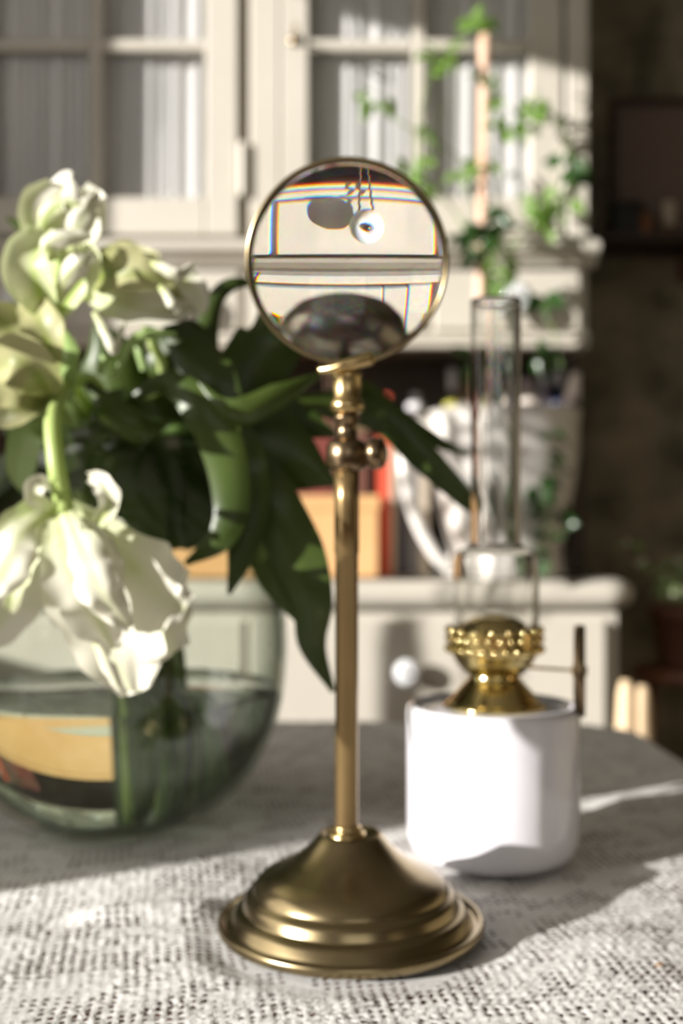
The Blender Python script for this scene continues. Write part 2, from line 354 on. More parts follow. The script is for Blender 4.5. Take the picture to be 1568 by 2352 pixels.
obj('drawer_rail', pbox(-130, 1352, 600, 768, YU+.012, YU+.03), cream, hut, smooth=False)
# doors
def door(px0, px1, hinge_px, key):
    d = obj('door', join(pbox(px1-76, px1, -470, 540, YU+.001, YU+.023), pbox(px0, px0+66, -470, 540, YU+.001, YU+.023),
                         pbox(px0+66, px1-76, 452, 540, YU+.001, YU+.023), pbox(px0+66, px1-76, -470, -400, YU+.001, YU+.023)), cream, hut, smooth=False)
    mid = (px0+66+px1-76)/2
    obj('muntin', pbox(mid-14, mid+14, -400, 452, YU+.004, YU+.018), cream, d, smooth=False)
    for py in (100, -210): obj('muntin', join(pbox(px0+66, mid-14, py-14, py+14, YU+.004, YU+.018), pbox(mid+14, px1-76, py-14, py+14, YU+.004, YU+.018)), cream, d, smooth=False)
    obj('glass_pane', pbox(px0+66, px1-76, -400, 452, YU+.0185, YU+.0205, 0), glass_pane, d, smooth=False)
    # curtain gathered on a rod inside the door
    n = 150; v, f = [], []
    for i in range(n+1):
        px = px0+60+(px1-72-px0-56)*i/n
        for j, py in enumerate((-405, -100, 200, 458)):
            a = i*.62+math.sin(i*.21)*1.4
            v.append((X(px, YU), YU+.034+.0035*math.sin(a+.25*j)+.0018*math.sin(2.3*a+j), Z(py, YU)))
    for i in range(n):
        for j in range(3): f.append((i*4+j, (i+1)*4+j, (i+1)*4+j+1, i*4+j+1))
    obj('curtain', (v, f), curtain_m, d, label='gathered pale grey voile curtain')
    for py in (390, -300): obj('hinge', lathe((X(hinge_px, YU), YU-.004, Z(py, YU)), [(0.0001, -.046), (.0065, -.045), (.0075, -.04), (.0075, .04), (.0065, .045), (.0001, .046)], 16), cream, d)
    if key:
        kx, kz = X(678, YU), Z(92, YU)
        obj('lock_plate', lathe((kx, YU-.001, kz), [(.0001, .0), (.010, .001), (.011, -.003), (.0001, -.003)], 20, axis=(0, -1, 0)), brass_dark, d)
        obj('key', join(tube([(kx, YU, kz), (kx+.003, YU-.035, kz-.002)], .0028, 8, 4), lathe((kx+.003, YU-.047, kz-.004), [(.0085+.0026*math.cos(t), .0026*math.sin(t)) for t in np.linspace(0, 6.283, 9)[:-1]], 18, axis=(1, .1, .1), close=True)), brass_dark, d)
    return d
door(-98, 547, 558, False)
door(643, 1292, 1297, True)
obj('door_gap_strip', pbox(547, 573, -470, 545, YU+.012, YU+.02, 0), mat('shadow_gap', (.16, .13, .09), .8), hut, smooth=False)
# drawers of the hutch
def drawer(px0, px1):
    d = obj('drawer', join(pbox(px0+6, px1-6, 617, 756, YU+.003, YU+.02, .003)), cream, hut, smooth=False)
    return d
def knob(px, py, Y, par, sc_=1.0, m=porcelain):
    c = P(px, py, Y); s = sc_
    obj('knob_stem', lathe(c, [(.010*s, -.0), (.007*s, .004), (.006*s, .014*s), (.010*s, .018*s)], 20, axis=(0, -1, 0)), brass_dark, par)
    return obj('knob', lathe(c, [(.0001, .015*s), (.010*s, .016*s), (.0195*s, .021*s), (.0225*s, .027*s), (.0205*s, .033*s), (.013*s, .0375*s), (.007*s, .0375*s), (.0055*s, .0365*s), (.0001, .0365*s)], 28, axis=(0, -1, 0)), m, par, label='white porcelain knob'), \
           obj('knob_screw', sphere(c+Vector((0, -.0375*s, 0)), .0052*s, 12, 8), brass_old, par)
for a, b in ((-100, 235), (241, 556), (562, 983), (989, 1340)):
    d = drawer(a, b); kx = {(-100, 235): 60, (241, 556): 395, (562, 983): 751, (989, 1340): 1175}[(a, b)]
    knob(kx, 698, YU+.003, d, 1.35)
# twine loop hung on the knob behind the magnifier
kc = P(751, 698, YU+.003); kc.y -= .024
tw = thing('twine_loop', 'thin brown twine loop hanging from the middle drawer knob', 'twine', kc+Vector((0, 0, -.012)))
def twist(p0, p1, n=60):
    out = []
    for i in range(n+1):
        t = i/n; q = Vector(p0).lerp(Vector(p1), t); a = t*70; out.append(q+Vector((math.cos(a), math.sin(a), 0))*.0012)
    return out
low = P(758, 905, YU-.02)
obj('strand', tube(twist(kc+Vector((-.014, 0, .004)), low+Vector((-.003, 0, 0))), .0021, 6, raw=True), twine_m, tw)
obj('strand', tube(twist(kc+Vector((.014, 0, .004)), low+Vector((.003, 0, 0))), .0021, 6, raw=True), twine_m, tw)
obj('tassel', tube([low+Vector((0, 0, .004)), low+Vector((0, 0, -.02)), low+Vector((.001, 0, -.05))], [.003, .005, .006], 8, 6), twine_m, tw)

# base cabinet
YC = 1.70
base = thing('base_cabinet', 'cream painted lower dresser cabinet with rounded worktop edge', 'cabinet', (X(620, YC), 1.9, 0))
cxr = X(1422, YC+.02); cxl = X(-160, YC); ztop = Z(1335, YC)
prof = [(YB, ztop)]+[(YC+.022-.022*math.cos(a), ztop-.022+.022*math.sin(a)) for a in np.linspace(math.pi/2, -math.pi/2, 9)]+[(YB, ztop-.044)]
def worktop():
    # rounded slab: front and right edge bullnosed
    v, f = [], []; n = 9; r = .022; path = []
    x1 = X(1473, YC)-r
    for (x, y, nx, ny) in [(cxl-.02, YC+r, 0, -1), (x1-.03, YC+r, 0, -1)]+[(x1-.03+.03*math.sin(a), YC+r+.03-.03*math.cos(a), math.sin(a), -math.cos(a)) for a in np.linspace(.2, math.pi/2-.2, 5)]+[(x1, YC+r+.03, 1, 0), (x1, YB, 1, 0)]:
        path.append((x, y, nx, ny))
    for (x, y, nx, ny) in path:
        for a in np.linspace(math.pi/2, -math.pi/2, n):
            v.append((x+nx*r*math.cos(a), y+ny*r*math.cos(a), ztop-r+r*math.sin(a)))
    m = len(path)
    for i in range(m-1):
        for j in range(n-1): f.append((i*n+j, (i+1)*n+j, (i+1)*n+j+1, i*n+j+1))
    k = len(v); v += [(cxl-.02, YB, ztop), (cxl-.02, YB, ztop-2*r)]
    f.append(tuple([i*n for i in range(m)]+[k])); f.append(tuple([i*n+n-1 for i in reversed(range(m))]+[k+1])); return v, f
wt = obj('worktop', worktop(), cream, base)
obj('carcass', join(box(cxl, cxr, YC+.03, YB-.002, .08, ztop-.044, .002), box(cxl+.02, cxr-.02, YC+.07, YB-.02, 0, .08)), cream, base, smooth=False)
YD = YC+.02
for a, b in ((-120, 560), (572, 1392)):
    dr = obj('drawer', join(box(X(a, YD), X(b, YD), YD-.004, YD+.012, Z(1700, YD), Z(1425, YD), .004)), cream, base, smooth=False)
    knob((a+b)/2 if a < 0 else 932, 1540, YD-.004, dr, .92)
for a, b in ((-120, 560), (572, 1392)):
    obj('cupboard_door', box(X(a, YD), X(b, YD), YD-.004, YD+.012, .12, Z(1715, YD), .004), cream, base, smooth=False)

# ------------------------------------------------------------------ things on the worktop
tb = thing('storage_box', 'plain tan cardboard box on the worktop behind the tulips', 'box', (X(640, 1.80), 1.85, ztop+.001))
x0, x1 = X(240, 1.80), X(868, 1.80)
obj('box_body', box(x0, x1, 1.80, 1.93, ztop+.001, Z(1150, 1.80), .002), card, tb, smooth=False)
obj('box_lid', box(x0-.003, x1+.003, 1.797, 1.933, Z(1172, 1.80), Z(1138, 1.80), .002), card, tb, smooth=False)
def book(px0, px1, pyt, Y, col, label, d=.12, mat_=None, lean=0):
    x0, x1 = X(px0, Y), X(px1, Y); zt_ = Z(pyt, Y); z0 = ztop+.001
    t = thing('book', label, 'book', ((x0+x1)/2, Y+d/2, z0), 'books standing in the niche')
    m = mat_ or mat('book_cloth', col, .7)
    obj('cover', join(box(x0, x0+.003, Y, Y+d, z0, zt_, .0008), box(x1-.003, x1, Y, Y+d, z0, zt_, .0008), box(x0+.003, x1-.003, Y, Y+.003, z0, zt_, .0005)), m, t, smooth=False)
    obj('pages', box(x0+.003, x1-.003, Y+.003, Y+d-.004, z0+.004, zt_-.004), mat('page_paper', (.7, .64, .5), .8), t, smooth=False)
    if x1-x0 > .012: obj('spine_label', box(x0+.004, x1-.004, Y-.0006, Y+.0005, zt_-.06, zt_-.04), brass_old, t, smooth=False)
book(640, 700, 925, 1.95, (.13, .028, .02), 'burgundy book behind the tan box, left of the brass pole')
book(703, 762, 925, 1.95, (.16, .035, .025), 'dark red book behind the tan box, hidden partly by the brass pole')
book(766, 846, 915, 1.95, (.10, .05, .035), 'brown book behind the tan box, right of the brass pole')
book(872, 896, 905, 1.86, (.62, .085, .04), 'bright red narrow book right of the tan box', .15)
book(897, 908, 960, 1.86, (.62, .52, .38), 'slim cream book between the red and the dark grey books', .15)
book(909, 937, 985, 1.86, (.075, .07, .08), 'dark grey book next to the slim cream one', .15)
book(938, 962, 1000, 1.86, (.19, .18, .175), 'mid grey book left of the pitcher', .15)
book(963, 985, 1010, 1.86, (.42, .36, .28), 'beige book standing behind the pitcher handle', .15)

# pitcher
YJ = 1.79; jc = Vector((X(1160, YJ), YJ+.01, ztop+.001)); k = YJ/F
jug = thing('pitcher', 'large white enamel pitcher with a curved handle standing on the worktop', 'pitcher', jc)
zj = lambda py: Z(py, YJ)-ztop
prof = [(.0001, .004), (.080, .004), (.094, 0), (.097, .004), (.092, zj(1285)), (.088, zj(1265)), (.094, zj(1240)), (.106, zj(1170)), (.116, zj(1100)), (.1215, zj(1030)), (.121, zj(985)), (.123, zj(955)), (.125, zj(947)), (.121, zj(945)), (.118, zj(960)), (.117, zj(1030)), (.100, zj(1170)), (.085, zj(1270)), (.0001, zj(1280))]
v, f = lathe(jc, prof, 56)
obj('pitcher_body', (v, f), enamel, jug)
hp = [P(1000, 985, YJ), P(955, 975, YJ-.01), P(928, 1030, YJ-.02), P(932, 1110, YJ-.03), P(958, 1200, YJ-.04), P(1000, 1275, YJ-.05), P(1040, 1310, YJ-.05)]
obj('handle', tube(hp, [.008, .010, .0105, .010, .010, .011], 12, 30), enamel, jug)
# narrow rear shelf with bottles behind the pitcher
YS = 1.985
rs = thing('riser_shelf', 'dark wooden riser shelf at the back of the niche behind the pitcher', 'shelf', (X(1130, YS), YS+.04, ztop+.001))
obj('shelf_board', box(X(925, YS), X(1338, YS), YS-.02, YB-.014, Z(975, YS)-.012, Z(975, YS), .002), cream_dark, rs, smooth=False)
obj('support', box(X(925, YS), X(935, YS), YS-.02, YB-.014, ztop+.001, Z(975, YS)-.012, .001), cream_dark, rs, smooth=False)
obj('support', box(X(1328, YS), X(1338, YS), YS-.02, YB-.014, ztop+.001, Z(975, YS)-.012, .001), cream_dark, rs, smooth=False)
zs = Z(975, YS)+.001
def bottle(px, r, h, m, label, capm, neck=.4, name='bottle', group='bottles and jars on the riser shelf', liquid=None):
    c = Vector((X(px, YS), YS+.02, zs)); t = thing(name, label, 'bottle' if name == 'bottle' else 'jar', c, group)
    hb = h*(1-neck); obj('bottle_body', lathe(c, [(.0001, 0), (r*.95, 0), (r, .003), (r, hb*.85), (r*.8, hb*.95), (r*.42, hb), (r*.40, hb+.006)], 24), m, t)
    if liquid: obj('contents', lathe(c, [(.0001, .002), (r*.93, .002), (r*.93, hb*.8), (.0001, hb*.8)], 20), liquid, t)
    obj('stopper', lathe(c, [(r*.36, hb+.004), (r*.46, hb+.006), (r*.5, h*.8), (r*.55, h*.93), (r*.4, h), (.0001, h)], 20), capm, t)
capw = mat('white_cap', (.8, .78, .8), .3); yel = mat('yellow_liquid', (.75, .66, .16), .3); navy = mat('navy_glass', (.02, .025, .06), .15)
bottle(955, .016, .058, capw, 'small white bottle at the shelf end above the pitcher handle', capw, .25)
bottle(1040, .017, .105, glass_bottle, 'clear bottle of yellow liquid with a white stopper', capw, .45, liquid=yel)
bottle(1066, .012, .075, mat('beige_glaze', (.45, .38, .3), .4), 'slim beige bottle right beside the yellow one', mat('brown_cork', (.3, .2, .12), .8))
bottle(1150, .02, .10, glass_bottle, 'clear glass bottle with pale stopper seen through the lamp chimney', capw)
bottle(1215, .026, .085, mat('cream_glaze', (.68, .60, .53), .4), 'rounded cream jar just right of the glass lamp chimney', mat('pink_lid', (.6, .5, .5), .5), .3, 'jar')
bottle(1252, .014, .10, mat('lilac_glaze', (.38, .34, .44), .4), 'slim lilac bottle between the cream jar and the navy bottle', capw)
bottle(1290, .023, .12, navy, 'dark navy bottle with a white stopper at the shelf end', capw, .45)

# climbing plant on a cane, in a small white pot on the worktop
YP = 1.735
pc = Vector((X(1140, YP+.02), YP+.025, ztop+.001))
pl = thing('climbing_plant', 'leafy climbing plant trained up a peach cane in a small white pot', 'plant', pc)
obj('pot', lathe(pc, [(.0001, 0), (.030, 0), (.032, .004), (.040, .052), (.043, .054), (.043, .064), (.039, .064), (.036, .054), (.0001, .052)], 32), white_paint, pl, label='small white pot')
cane = obj('cane', tube([pc+Vector((-.01, 0, .05)), P(1083, 1210, YP+.01), P(1090, 1000, YP), P(1108, 500, YP-.01), P(1113, 78, YP-.02)], [.0105, .0105, .0095, .0095], 10, 30), bamboo, pl, label='peach coloured cane')
stems = [[(1140, 1260), (1150, 1050), (1150, 850), (1150, 690), (1160, 560), (1130, 420), (1120, 300), (1140, 190), (1110, 90), (1098, 40)],
         [(1145, 1255), (1170, 1000), (1165, 700), (1180, 560), (1250, 500), (1300, 430), (1310, 350), (1260, 250), (1180, 260)],
         [(1135, 1255), (1130, 900), (1140, 620), (1085, 560), (1040, 480), (970, 400), (960, 310), (985, 180), (1010, 120)],
         [(1150, 1255), (1220, 1000), (1260, 1050), (1270, 1180), (1240, 1290)],
         [(1150, 600), (1080, 450), (1080, 390), (1010, 330), (900, 270), (865, 230)],
         [(1170, 700), (1230, 690), (1270, 760), (1290, 850)]]
for s_ in stems: obj('vine_stem', tube([P(x, y, YP-.015+.02*math.sin(i*1.7)) for i, (x, y) in enumerate(s_)], .0016, 6, 40), stem_dk, pl)
def leafmesh(m, seed, w_=.36):
    v, f = [], []; nu = 7
    for i in range(nu+1):
        u = i/nu; ww = w_*math.sin(math.pi*u**.8)*(1-.15*u)
        for j, q in enumerate((-1, -.5, 0, .5, 1)): v.append((q*ww, u, .10*q*q-.18*u*u+.03*math.sin(9*u+seed+3*q)))
    for i in range(nu):
        for j in range(4): a = i*5+j; f.append((a, a+1, a+6, a+5))
    me = bpy.data.meshes.new('leaf'); me.from_pydata(v, [], f); me.shade_smooth(); me.materials.append(m); return me
LM = [leafmesh(vine_lt, i, .26+.05*i) for i in range(3)]; LD = [leafmesh(vine_dk, i, .36+.05*i) for i in range(3)]
def put_leaf(me, parent, pos, size, rr, name='leaf', flat=.6):
    o = bpy.data.objects.new(name, me); C.objects.link(o); o.parent = parent; o.location = Vector(pos)-WL[parent.name]
    d = Vector((rr.gauss(0, 1), rr.gauss(0, flat), rr.gauss(-.25, .8))).normalized()
    q = d.to_track_quat('Y', 'Z'); o.rotation_euler = (q.to_matrix() @ Matrix.Rotation(rr.uniform(-1.6, 1.6), 3, 'Y')).to_euler(); o.scale = (size,)*3
    return o
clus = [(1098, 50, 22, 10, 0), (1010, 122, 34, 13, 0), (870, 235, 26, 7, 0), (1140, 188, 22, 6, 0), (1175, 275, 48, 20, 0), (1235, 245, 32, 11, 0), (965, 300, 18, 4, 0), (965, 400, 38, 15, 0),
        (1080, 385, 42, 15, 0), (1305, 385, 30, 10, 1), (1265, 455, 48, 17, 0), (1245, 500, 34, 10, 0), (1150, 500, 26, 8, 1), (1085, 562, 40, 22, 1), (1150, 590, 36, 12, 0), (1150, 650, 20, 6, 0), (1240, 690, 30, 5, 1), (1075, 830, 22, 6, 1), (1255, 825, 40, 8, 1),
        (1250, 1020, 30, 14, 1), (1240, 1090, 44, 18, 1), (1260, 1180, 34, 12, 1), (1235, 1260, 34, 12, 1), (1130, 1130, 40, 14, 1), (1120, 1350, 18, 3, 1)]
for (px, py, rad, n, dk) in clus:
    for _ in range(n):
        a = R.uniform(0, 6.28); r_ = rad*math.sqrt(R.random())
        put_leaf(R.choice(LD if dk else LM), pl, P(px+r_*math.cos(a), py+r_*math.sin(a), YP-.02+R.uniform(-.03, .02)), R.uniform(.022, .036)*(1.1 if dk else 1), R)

# ------------------------------------------------------------------ right-hand wall: shelf, framed picture, candle
YW = 2.0
ws = thing('wall_shelf', 'dark wooden shelf fixed to the green wall right of the hutch', 'shelf', (X(1560, YW), 2.06, Z(545, YW)))
obj('shelf_board', box(X(1372, YW), X(1830, YW), YW, 2.119, Z(552, YW), Z(533, YW), .003), mat('black_brown_wood', (.035, .02, .012), .5), ws, smooth=False)
obj('bracket', box(X(1600, YW), X(1615, YW), YW+.04, 2.119, Z(620, YW), Z(552, YW), .002), wood_dark, ws, smooth=False)
zsh = Z(533, YW)
fr = thing('framed_picture', 'dim brown picture in a thin dark frame leaning on the wall shelf', 'picture', (X(1560, 2.08), 2.08, zsh))
fx0, fx1, fz1 = X(1405, 2.08), X(1760, 2.08), Z(222, 2.08)
dkw = mat('dark_frame_wood', (.05, .022, .012), .4)
obj('frame', join(box(fx0, fx1, 2.08, 2.10, fz1-.014, fz1, .002), box(fx0, fx1, 2.08, 2.10, zsh, zsh+.014, .002), box(fx0, fx0+.014, 2.08, 2.10, zsh+.014, fz1-.014, .002), box(fx1-.014, fx1, 2.08, 2.10, zsh+.014, fz1-.014, .002)), dkw, fr, smooth=False)
obj('picture_panel', box(fx0+.014, fx1-.014, 2.09, 2.098, zsh+.014, fz1-.014), mat('brown_print', (.15, .105, .085), .6, noise=(4, (.17, .12, .10))), fr, smooth=False)
def on_shelf(px): return Vector((X(px, YW+.03), YW+.03, zsh))
c = on_shelf(1435); bx = thing('small_box', 'small black box on the wall shelf below the picture', 'box', c)
obj('box_body', box(c.x-.024, c.x+.024, c.y-.02, c.y+.02, c.z, c.z+.05, .002), mat('black_card', (.01, .008, .006), .6), bx, smooth=False)
obj('box_lid', box(c.x-.026, c.x+.026, c.y-.022, c.y+.022, c.z+.05, c.z+.06, .002), mat('black_card', (.012, .009, .007), .6), bx, smooth=False)
c = on_shelf(1478); ab = thing('amber_bottle', 'little amber brown bottle next to the black box', 'bottle', c)
obj('bottle_body', lathe(c, [(.0001, 0), (.013, 0), (.014, .003), (.014, .028), (.006, .038), (.006, .044)], 20), mat('amber_glass', (.22, .08, .02), .15), ab)
obj('cap', lathe(c, [(.0001, .044), (.008, .044), (.008, .056), (.0001, .056)], 16), dkw, ab)
c = on_shelf(1535); cn = thing('candle', 'short pale candle in a dark holder on the wall shelf', 'candle', c)
obj('holder', lathe(c, [(.0001, 0), (.024, 0), (.024, .006), (.014, .010), (.014, .016), (.0001, .016)], 20), mat('brown_metal', (.12, .06, .03), .4), cn)
obj('wax', lathe(c, [(.0001, .016), (.011, .016), (.011, .060), (.009, .063), (.0001, .062)], 20), mat('candle_wax', (.55, .47, .36), .5), cn)
obj('wick', tube([c+Vector((0, 0, .061)), c+Vector((.001, 0, .068))], .0007, 6, 3), twine_m, cn)
# trailing plant in a terracotta pot on a plant stool
YT = 1.88
pcx = X(1585, YT); zpt = Z(1535, YT)
stl = thing('plant_stool', 'dark wooden plant stool right of the base cabinet', 'stool', (pcx, YT+.02, 0))
obj('seat', lathe((pcx, YT+.02, zpt-.022), [(.0001, 0), (.085, 0), (.09, .004), (.09, .018), (.085, .022), (.0001, .022)], 32), wood_dark, stl)
for a in range(3):
    q = a*2.094+.5; obj('leg', tube([(pcx+.06*math.cos(q), YT+.02+.06*math.sin(q), zpt-.02), (pcx+.085*math.cos(q), YT+.02+.085*math.sin(q), 0)], [.011, .008], 8, 4), wood_dark, stl)
c = Vector((pcx, YT+.02, zpt)); tp = thing('trailing_plant', 'trailing plant with tiny pale green leaves in a dark terracotta pot', 'plant', c)
obj('pot', lathe(c, [(.0001, 0), (.045, 0), (.047, .003), (.060, .085), (.066, .087), (.066, .104), (.060, .104), (.056, .09), (.0001, .088)], 32), mat('dark_terracotta', (.16, .07, .045), .7), tp)
tiny = [leafmesh(mat('pale_variegated_leaf', (.28, .38, .16), .45, trans=.25), i, .42) for i in range(2)]
tiny_w = leafmesh(mat('cream_variegated_leaf', (.62, .58, .46), .45, trans=.25), 1, .45)
for s_ in ([(1575, 1400), (1540, 1350), (1500, 1310), (1440, 1245)], [(1590, 1400), (1560, 1345), (1520, 1350), (1545, 1375)], [(1600, 1400), (1590, 1330), (1560, 1300), (1530, 1290)], [(1600, 1400), (1650, 1340), (1690, 1400)]):
    q = cr([P(x, y, YT-.02) for x, y in s_], 14); obj('vine_stem', tube(q, .0011, 5, raw=True), stem_dk, tp)
    for i, p in enumerate(q[2:]):
        for _ in range(2): put_leaf(R.choice(tiny+[tiny_w]), tp, Vector(p)+Vector((R.gauss(0, .006), R.gauss(0, .006), R.gauss(0, .006))), R.uniform(.012, .02), R)
# two split logs standing in a log basket right of the cabinet
YL = 1.55
lb = Vector((X(1462, YL), YL+.03, 0))
bk = thing('log_basket', 'dark woven log basket on the floor beside the cabinet', 'basket', lb)
bm_ = mat('dark_wicker', (.05, .03, .02), .7, bump=(80, .8, .004))
obj('basket_wall', lathe(lb, [(.0001, .002), (.045, .0), (.05, .01), (.060, .40), (.063, .41), (.060, .42), (.056, .41), (.046, .02), (.0001, .012)], 28), bm_, bk)
for i in range(12): obj('rib', tube([lb+Vector((.051*math.cos(i*.5236), .051*math.sin(i*.5236), .01)), lb+Vector((.062*math.cos(i*.5236), .062*math.sin(i*.5236), .40))], .0025, 6, 3), bm_, bk)
birch = mat('pale_split_wood', (.80, .60, .38), .7, noise=(20, (.86, .70, .50), (1, 1, .1)))
def log(px, pyt, r, lab, dx, lean):
    b_ = lb+Vector((dx, 0, .016)); top = P(px, pyt, YL+.02)
    t = thing('log', lab, 'log', b_, 'split logs in the basket')
    a = [b_.lerp(top, s) for s in (0, .3, .6, .9, .975, 1)]
    v, f = tube(a, [r*.9, r, r*.97, r*1.03, r*.9, r*.55], 14, raw=True)
    v = [p+Vector((R.uniform(-1, 1), R.uniform(-1, 1), 0))*r*.06 for p in v]
    obj('split_wood', (v, f), birch, t)
log(1437, 1563, .0135, 'taller pale log beside the cabinet corner, standing in the basket', -.018, 0)
log(1475, 1575, .0125, 'shorter pale log on the right in the basket', .02, 0)

# ------------------------------------------------------------------ table
TX0, TX1, TY0, TY1, TR = -.95, .262, .10, 1.015, .075
def rrect(x0, x1, y0, y1, r, n=14):
    out = []
    for cx_, cy_, a0 in ((x1-r, y1-r, 0), (x0+r, y1-r, 90), (x0+r, y0+r, 180), (x1-r, y0+r, 270)):
        for i in range(n+1): a = math.radians(a0+90*i/n); out.append((cx_+r*math.cos(a), cy_+r*math.sin(a)))
    return out
def slab(outline, levels):
    v, f = [], []; n = len(outline); cx_ = sum(p[0] for p in outline)/n; cy_ = sum(p[1] for p in outline)/n
    for (ins, z) in levels:
        for (x, y) in outline:
            d = Vector((x-cx_, y-cy_)); L = d.length; v.append((x-d.x/L*ins, y-d.y/L*ins, z))
    for j in range(len(levels)-1):
        for i in range(n): f.append((j*n+i, j*n+(i+1) % n, (j+1)*n+(i+1) % n, (j+1)*n+i))
    f.append(tuple(reversed(range(n)))); f.append(tuple(range((len(levels)-1)*n, len(levels)*n))); return v, f
tab = thing('dining_table', 'brown wooden dining table with rounded corners under the lace cloth', 'table', ((TX0+TX1)/2, (TY0+TY1)/2, 0))
obj('tabletop', slab(rrect(TX0, TX1, TY0, TY1, TR), [(.006, TZ-.032), (0, TZ-.026), (0, TZ-.010), (.004, TZ-.004), (.006, TZ-.0035)]), wood_dark, tab, smooth=False)
obj('apron', join(box(TX0+.1, TX1-.1, TY0+.07, TY0+.09, TZ-.11, TZ-.032), box(TX0+.1, TX1-.1, TY1-.09, TY1-.07, TZ-.11, TZ-.032), box(TX0+.08, TX0+.1, TY0+.07, TY1-.07, TZ-.11, TZ-.032), box(TX1-.1, TX1-.08, TY0+.07, TY1-.07, TZ-.11, TZ-.032)), wood_dark, tab, smooth=False)
for lx in (TX0+.1, TX1-.1):
    for ly in (TY0+.09, TY1-.09): obj('leg', lathe((lx, ly, 0), [(.0001, 0), (.018, 0), (.022, .05), (.030, .3), (.026, .5), (.034, .6), (.034, TZ-.032), (.0001, TZ-.032)], 16), wood_dark, tab)
# lace tablecloth: filet crochet, open mesh cells and filled motifs, real holes
def lace():
    p = .00435; rot = math.radians(9); ca, sa = math.cos(rot), math.sin(rot)
    lx0, lx1, ly0, ly1 = -.62, .46, .24, 1.14
    hx, hy = (TX0+TX1)/2, (TY0+TY1)/2; ax, ay = (TX1-TX0)/2, (TY1-TY0)/2
    i0 = -260; N = 520
    ii = np.arange(i0, i0+N)
    gx, gy = np.meshgrid(ii, ii, indexing='ij')
    cxw = (gx+.5)*p*ca-(gy+.5)*p*sa; cyw = (gx+.5)*p*sa+(gy+.5)*p*ca+.6
    m = (cxw > lx0) & (cxw < lx1) & (cyw > ly0) & (cyw < ly1)
    # motif pattern in cell units
    def motif(x, y):
        per = 26.0
        row = np.floor(y/(per*.9)); xx = (x+(row % 2)*per/2) % per-per/2; yy = (y % (per*.9))-per*.45
        r = np.hypot(xx, yy); th = np.arctan2(yy, xx)
        rose = (r < 11.0*(.66+.38*np.cos(5*th+.7*row)))
        core = (r < 1.5)
        leaf = (np.abs(yy+3.2*np.sin(xx*.35)) < 2.2) & (np.abs(xx) > 8)
        scal = np.abs(np.abs(yy)-10.8+1.5*np.cos(xx*.48)) < 1.0
        return (rose & ~core) | leaf | scal
    fill = motif(gx.astype(float), gy.astype(float))
    I, J = gx[m]-i0, gy[m]-i0; FL = fill[m]
    # vertex lattice 3x3 per cell with lines at 0,.28,.72
    offs = np.array([0, .27, .73]); M = 3*N+3
    li = np.arange(M); lat = (li//3)+offs[li % 3]+i0
    a = []
    faces = []
    for su in range(3):
        for sv in range(3):
            keep = FL if (su == 1 and sv == 1) else np.ones(len(I), bool)
            u = 3*I[keep]+su; v = 3*J[keep]+sv
            faces.append(np.stack([u*M+v, (u+1)*M+v, (u+1)*M+v+1, u*M+v+1], 1))
    Fq = np.concatenate(faces)
    used, inv = np.unique(Fq.ravel(), return_inverse=True); Fq = inv.reshape(-1, 4)
    U = used//M; V = used % M
    rng = np.random.default_rng(3)
    lx = lat[U]+rng.normal(0, .045, len(U)); ly = lat[V]+rng.normal(0, .045, len(V))
    lx += .25*np.sin(ly*.13)+.12*np.sin(ly*.5); ly += .3*np.sin(lx*.09+1)+.10*np.sin(lx*.43)
    x = lx*p*ca-ly*p*sa; y = lx*p*sa+ly*p*ca+.6
    # threads bulge at the knots, filled cells lumpy
    knot = ((U % 3 == 0) & (V % 3 == 0)); z = rng.normal(0, .00022, len(U))+np.where(knot, .0006, 0)+.0003*np.sin(U*2.1)*np.sin(V*1.9)
    def ridge(x0, y0, x1, y1, h, wd):
        dx, dy = x1-x0, y1-y0; L2 = dx*dx+dy*dy; t = np.clip(((x-x0)*dx+(y-y0)*dy)/L2, 0, 1)
        d = np.hypot(x-(x0+t*dx), y-(y0+t*dy)); return h*np.exp(-(d/wd)**2)*np.clip(np.sin(t*math.pi)*1.6, 0, 1)
    def T(px, py): Yd = (CZ-TZ)*F/(py-HOR); return X(px, Yd), Yd
    for (a_, b_, h, wd) in (((-80, 2075), (620, 1985), .0050, .010), ((150, 2110), (560, 2075), .0045, .010), ((1360, 1860), (1640, 1800), .004, .012), ((1450, 2000), (1600, 1960), .004, .008), ((900, 2330), (1500, 2120), .0015, .02)):
        p0, p1 = T(*a_), T(*b_); z += ridge(p0[0], p0[1], p1[0], p1[1], h, wd)
    z += .0006*np.sin(x*37+y*21)+.0005*np.sin(x*71-y*43)
    z = np.maximum(z+.0012, .0004)
    for (px_, Yd, r_) in ((805, .494, .062), (1130, .593, .052), (270, .676, .075)):
        xc = X(px_, Yd); d = np.hypot(x-xc, y-Yd); s = np.clip((d-r_)/.012, 0, 1); z = z*s+.0002*(1-s)
    z = z+TZ-.0025
    # drape over the edge
    qx = np.abs(x-hx)-(ax-TR); qy = np.abs(y-hy)-(ay-TR)
    dist = np.hypot(np.maximum(qx, 0), np.maximum(qy, 0))+np.minimum(np.maximum(qx, qy), 0)-TR
    nx = np.where(qx > 0, np.sign(x-hx)*np.maximum(qx, 0), 0); ny = np.where(qy > 0, np.sign(y-hy)*np.maximum(qy, 0), 0)
    L = np.hypot(nx, ny)+1e-9; nx /= L; ny /= L
    o = np.maximum(dist+.006, 0); rr_ = .010; ang = np.minimum(o/rr_, math.pi/2)
    out = rr_*np.sin(ang); dn = rr_*(1-np.cos(ang))+np.maximum(o-rr_*math.pi/2, 0)
    wav = np.maximum(o-.02, 0)*.16*np.sin((x*ny-y*nx)*55)
    x = x-nx*o+nx*(out+wav); y = y-ny*o+ny*(out+wav); z = z-dn
    V3 = np.stack([x, y, z], 1)
    ctr = V3[Fq].mean(1)
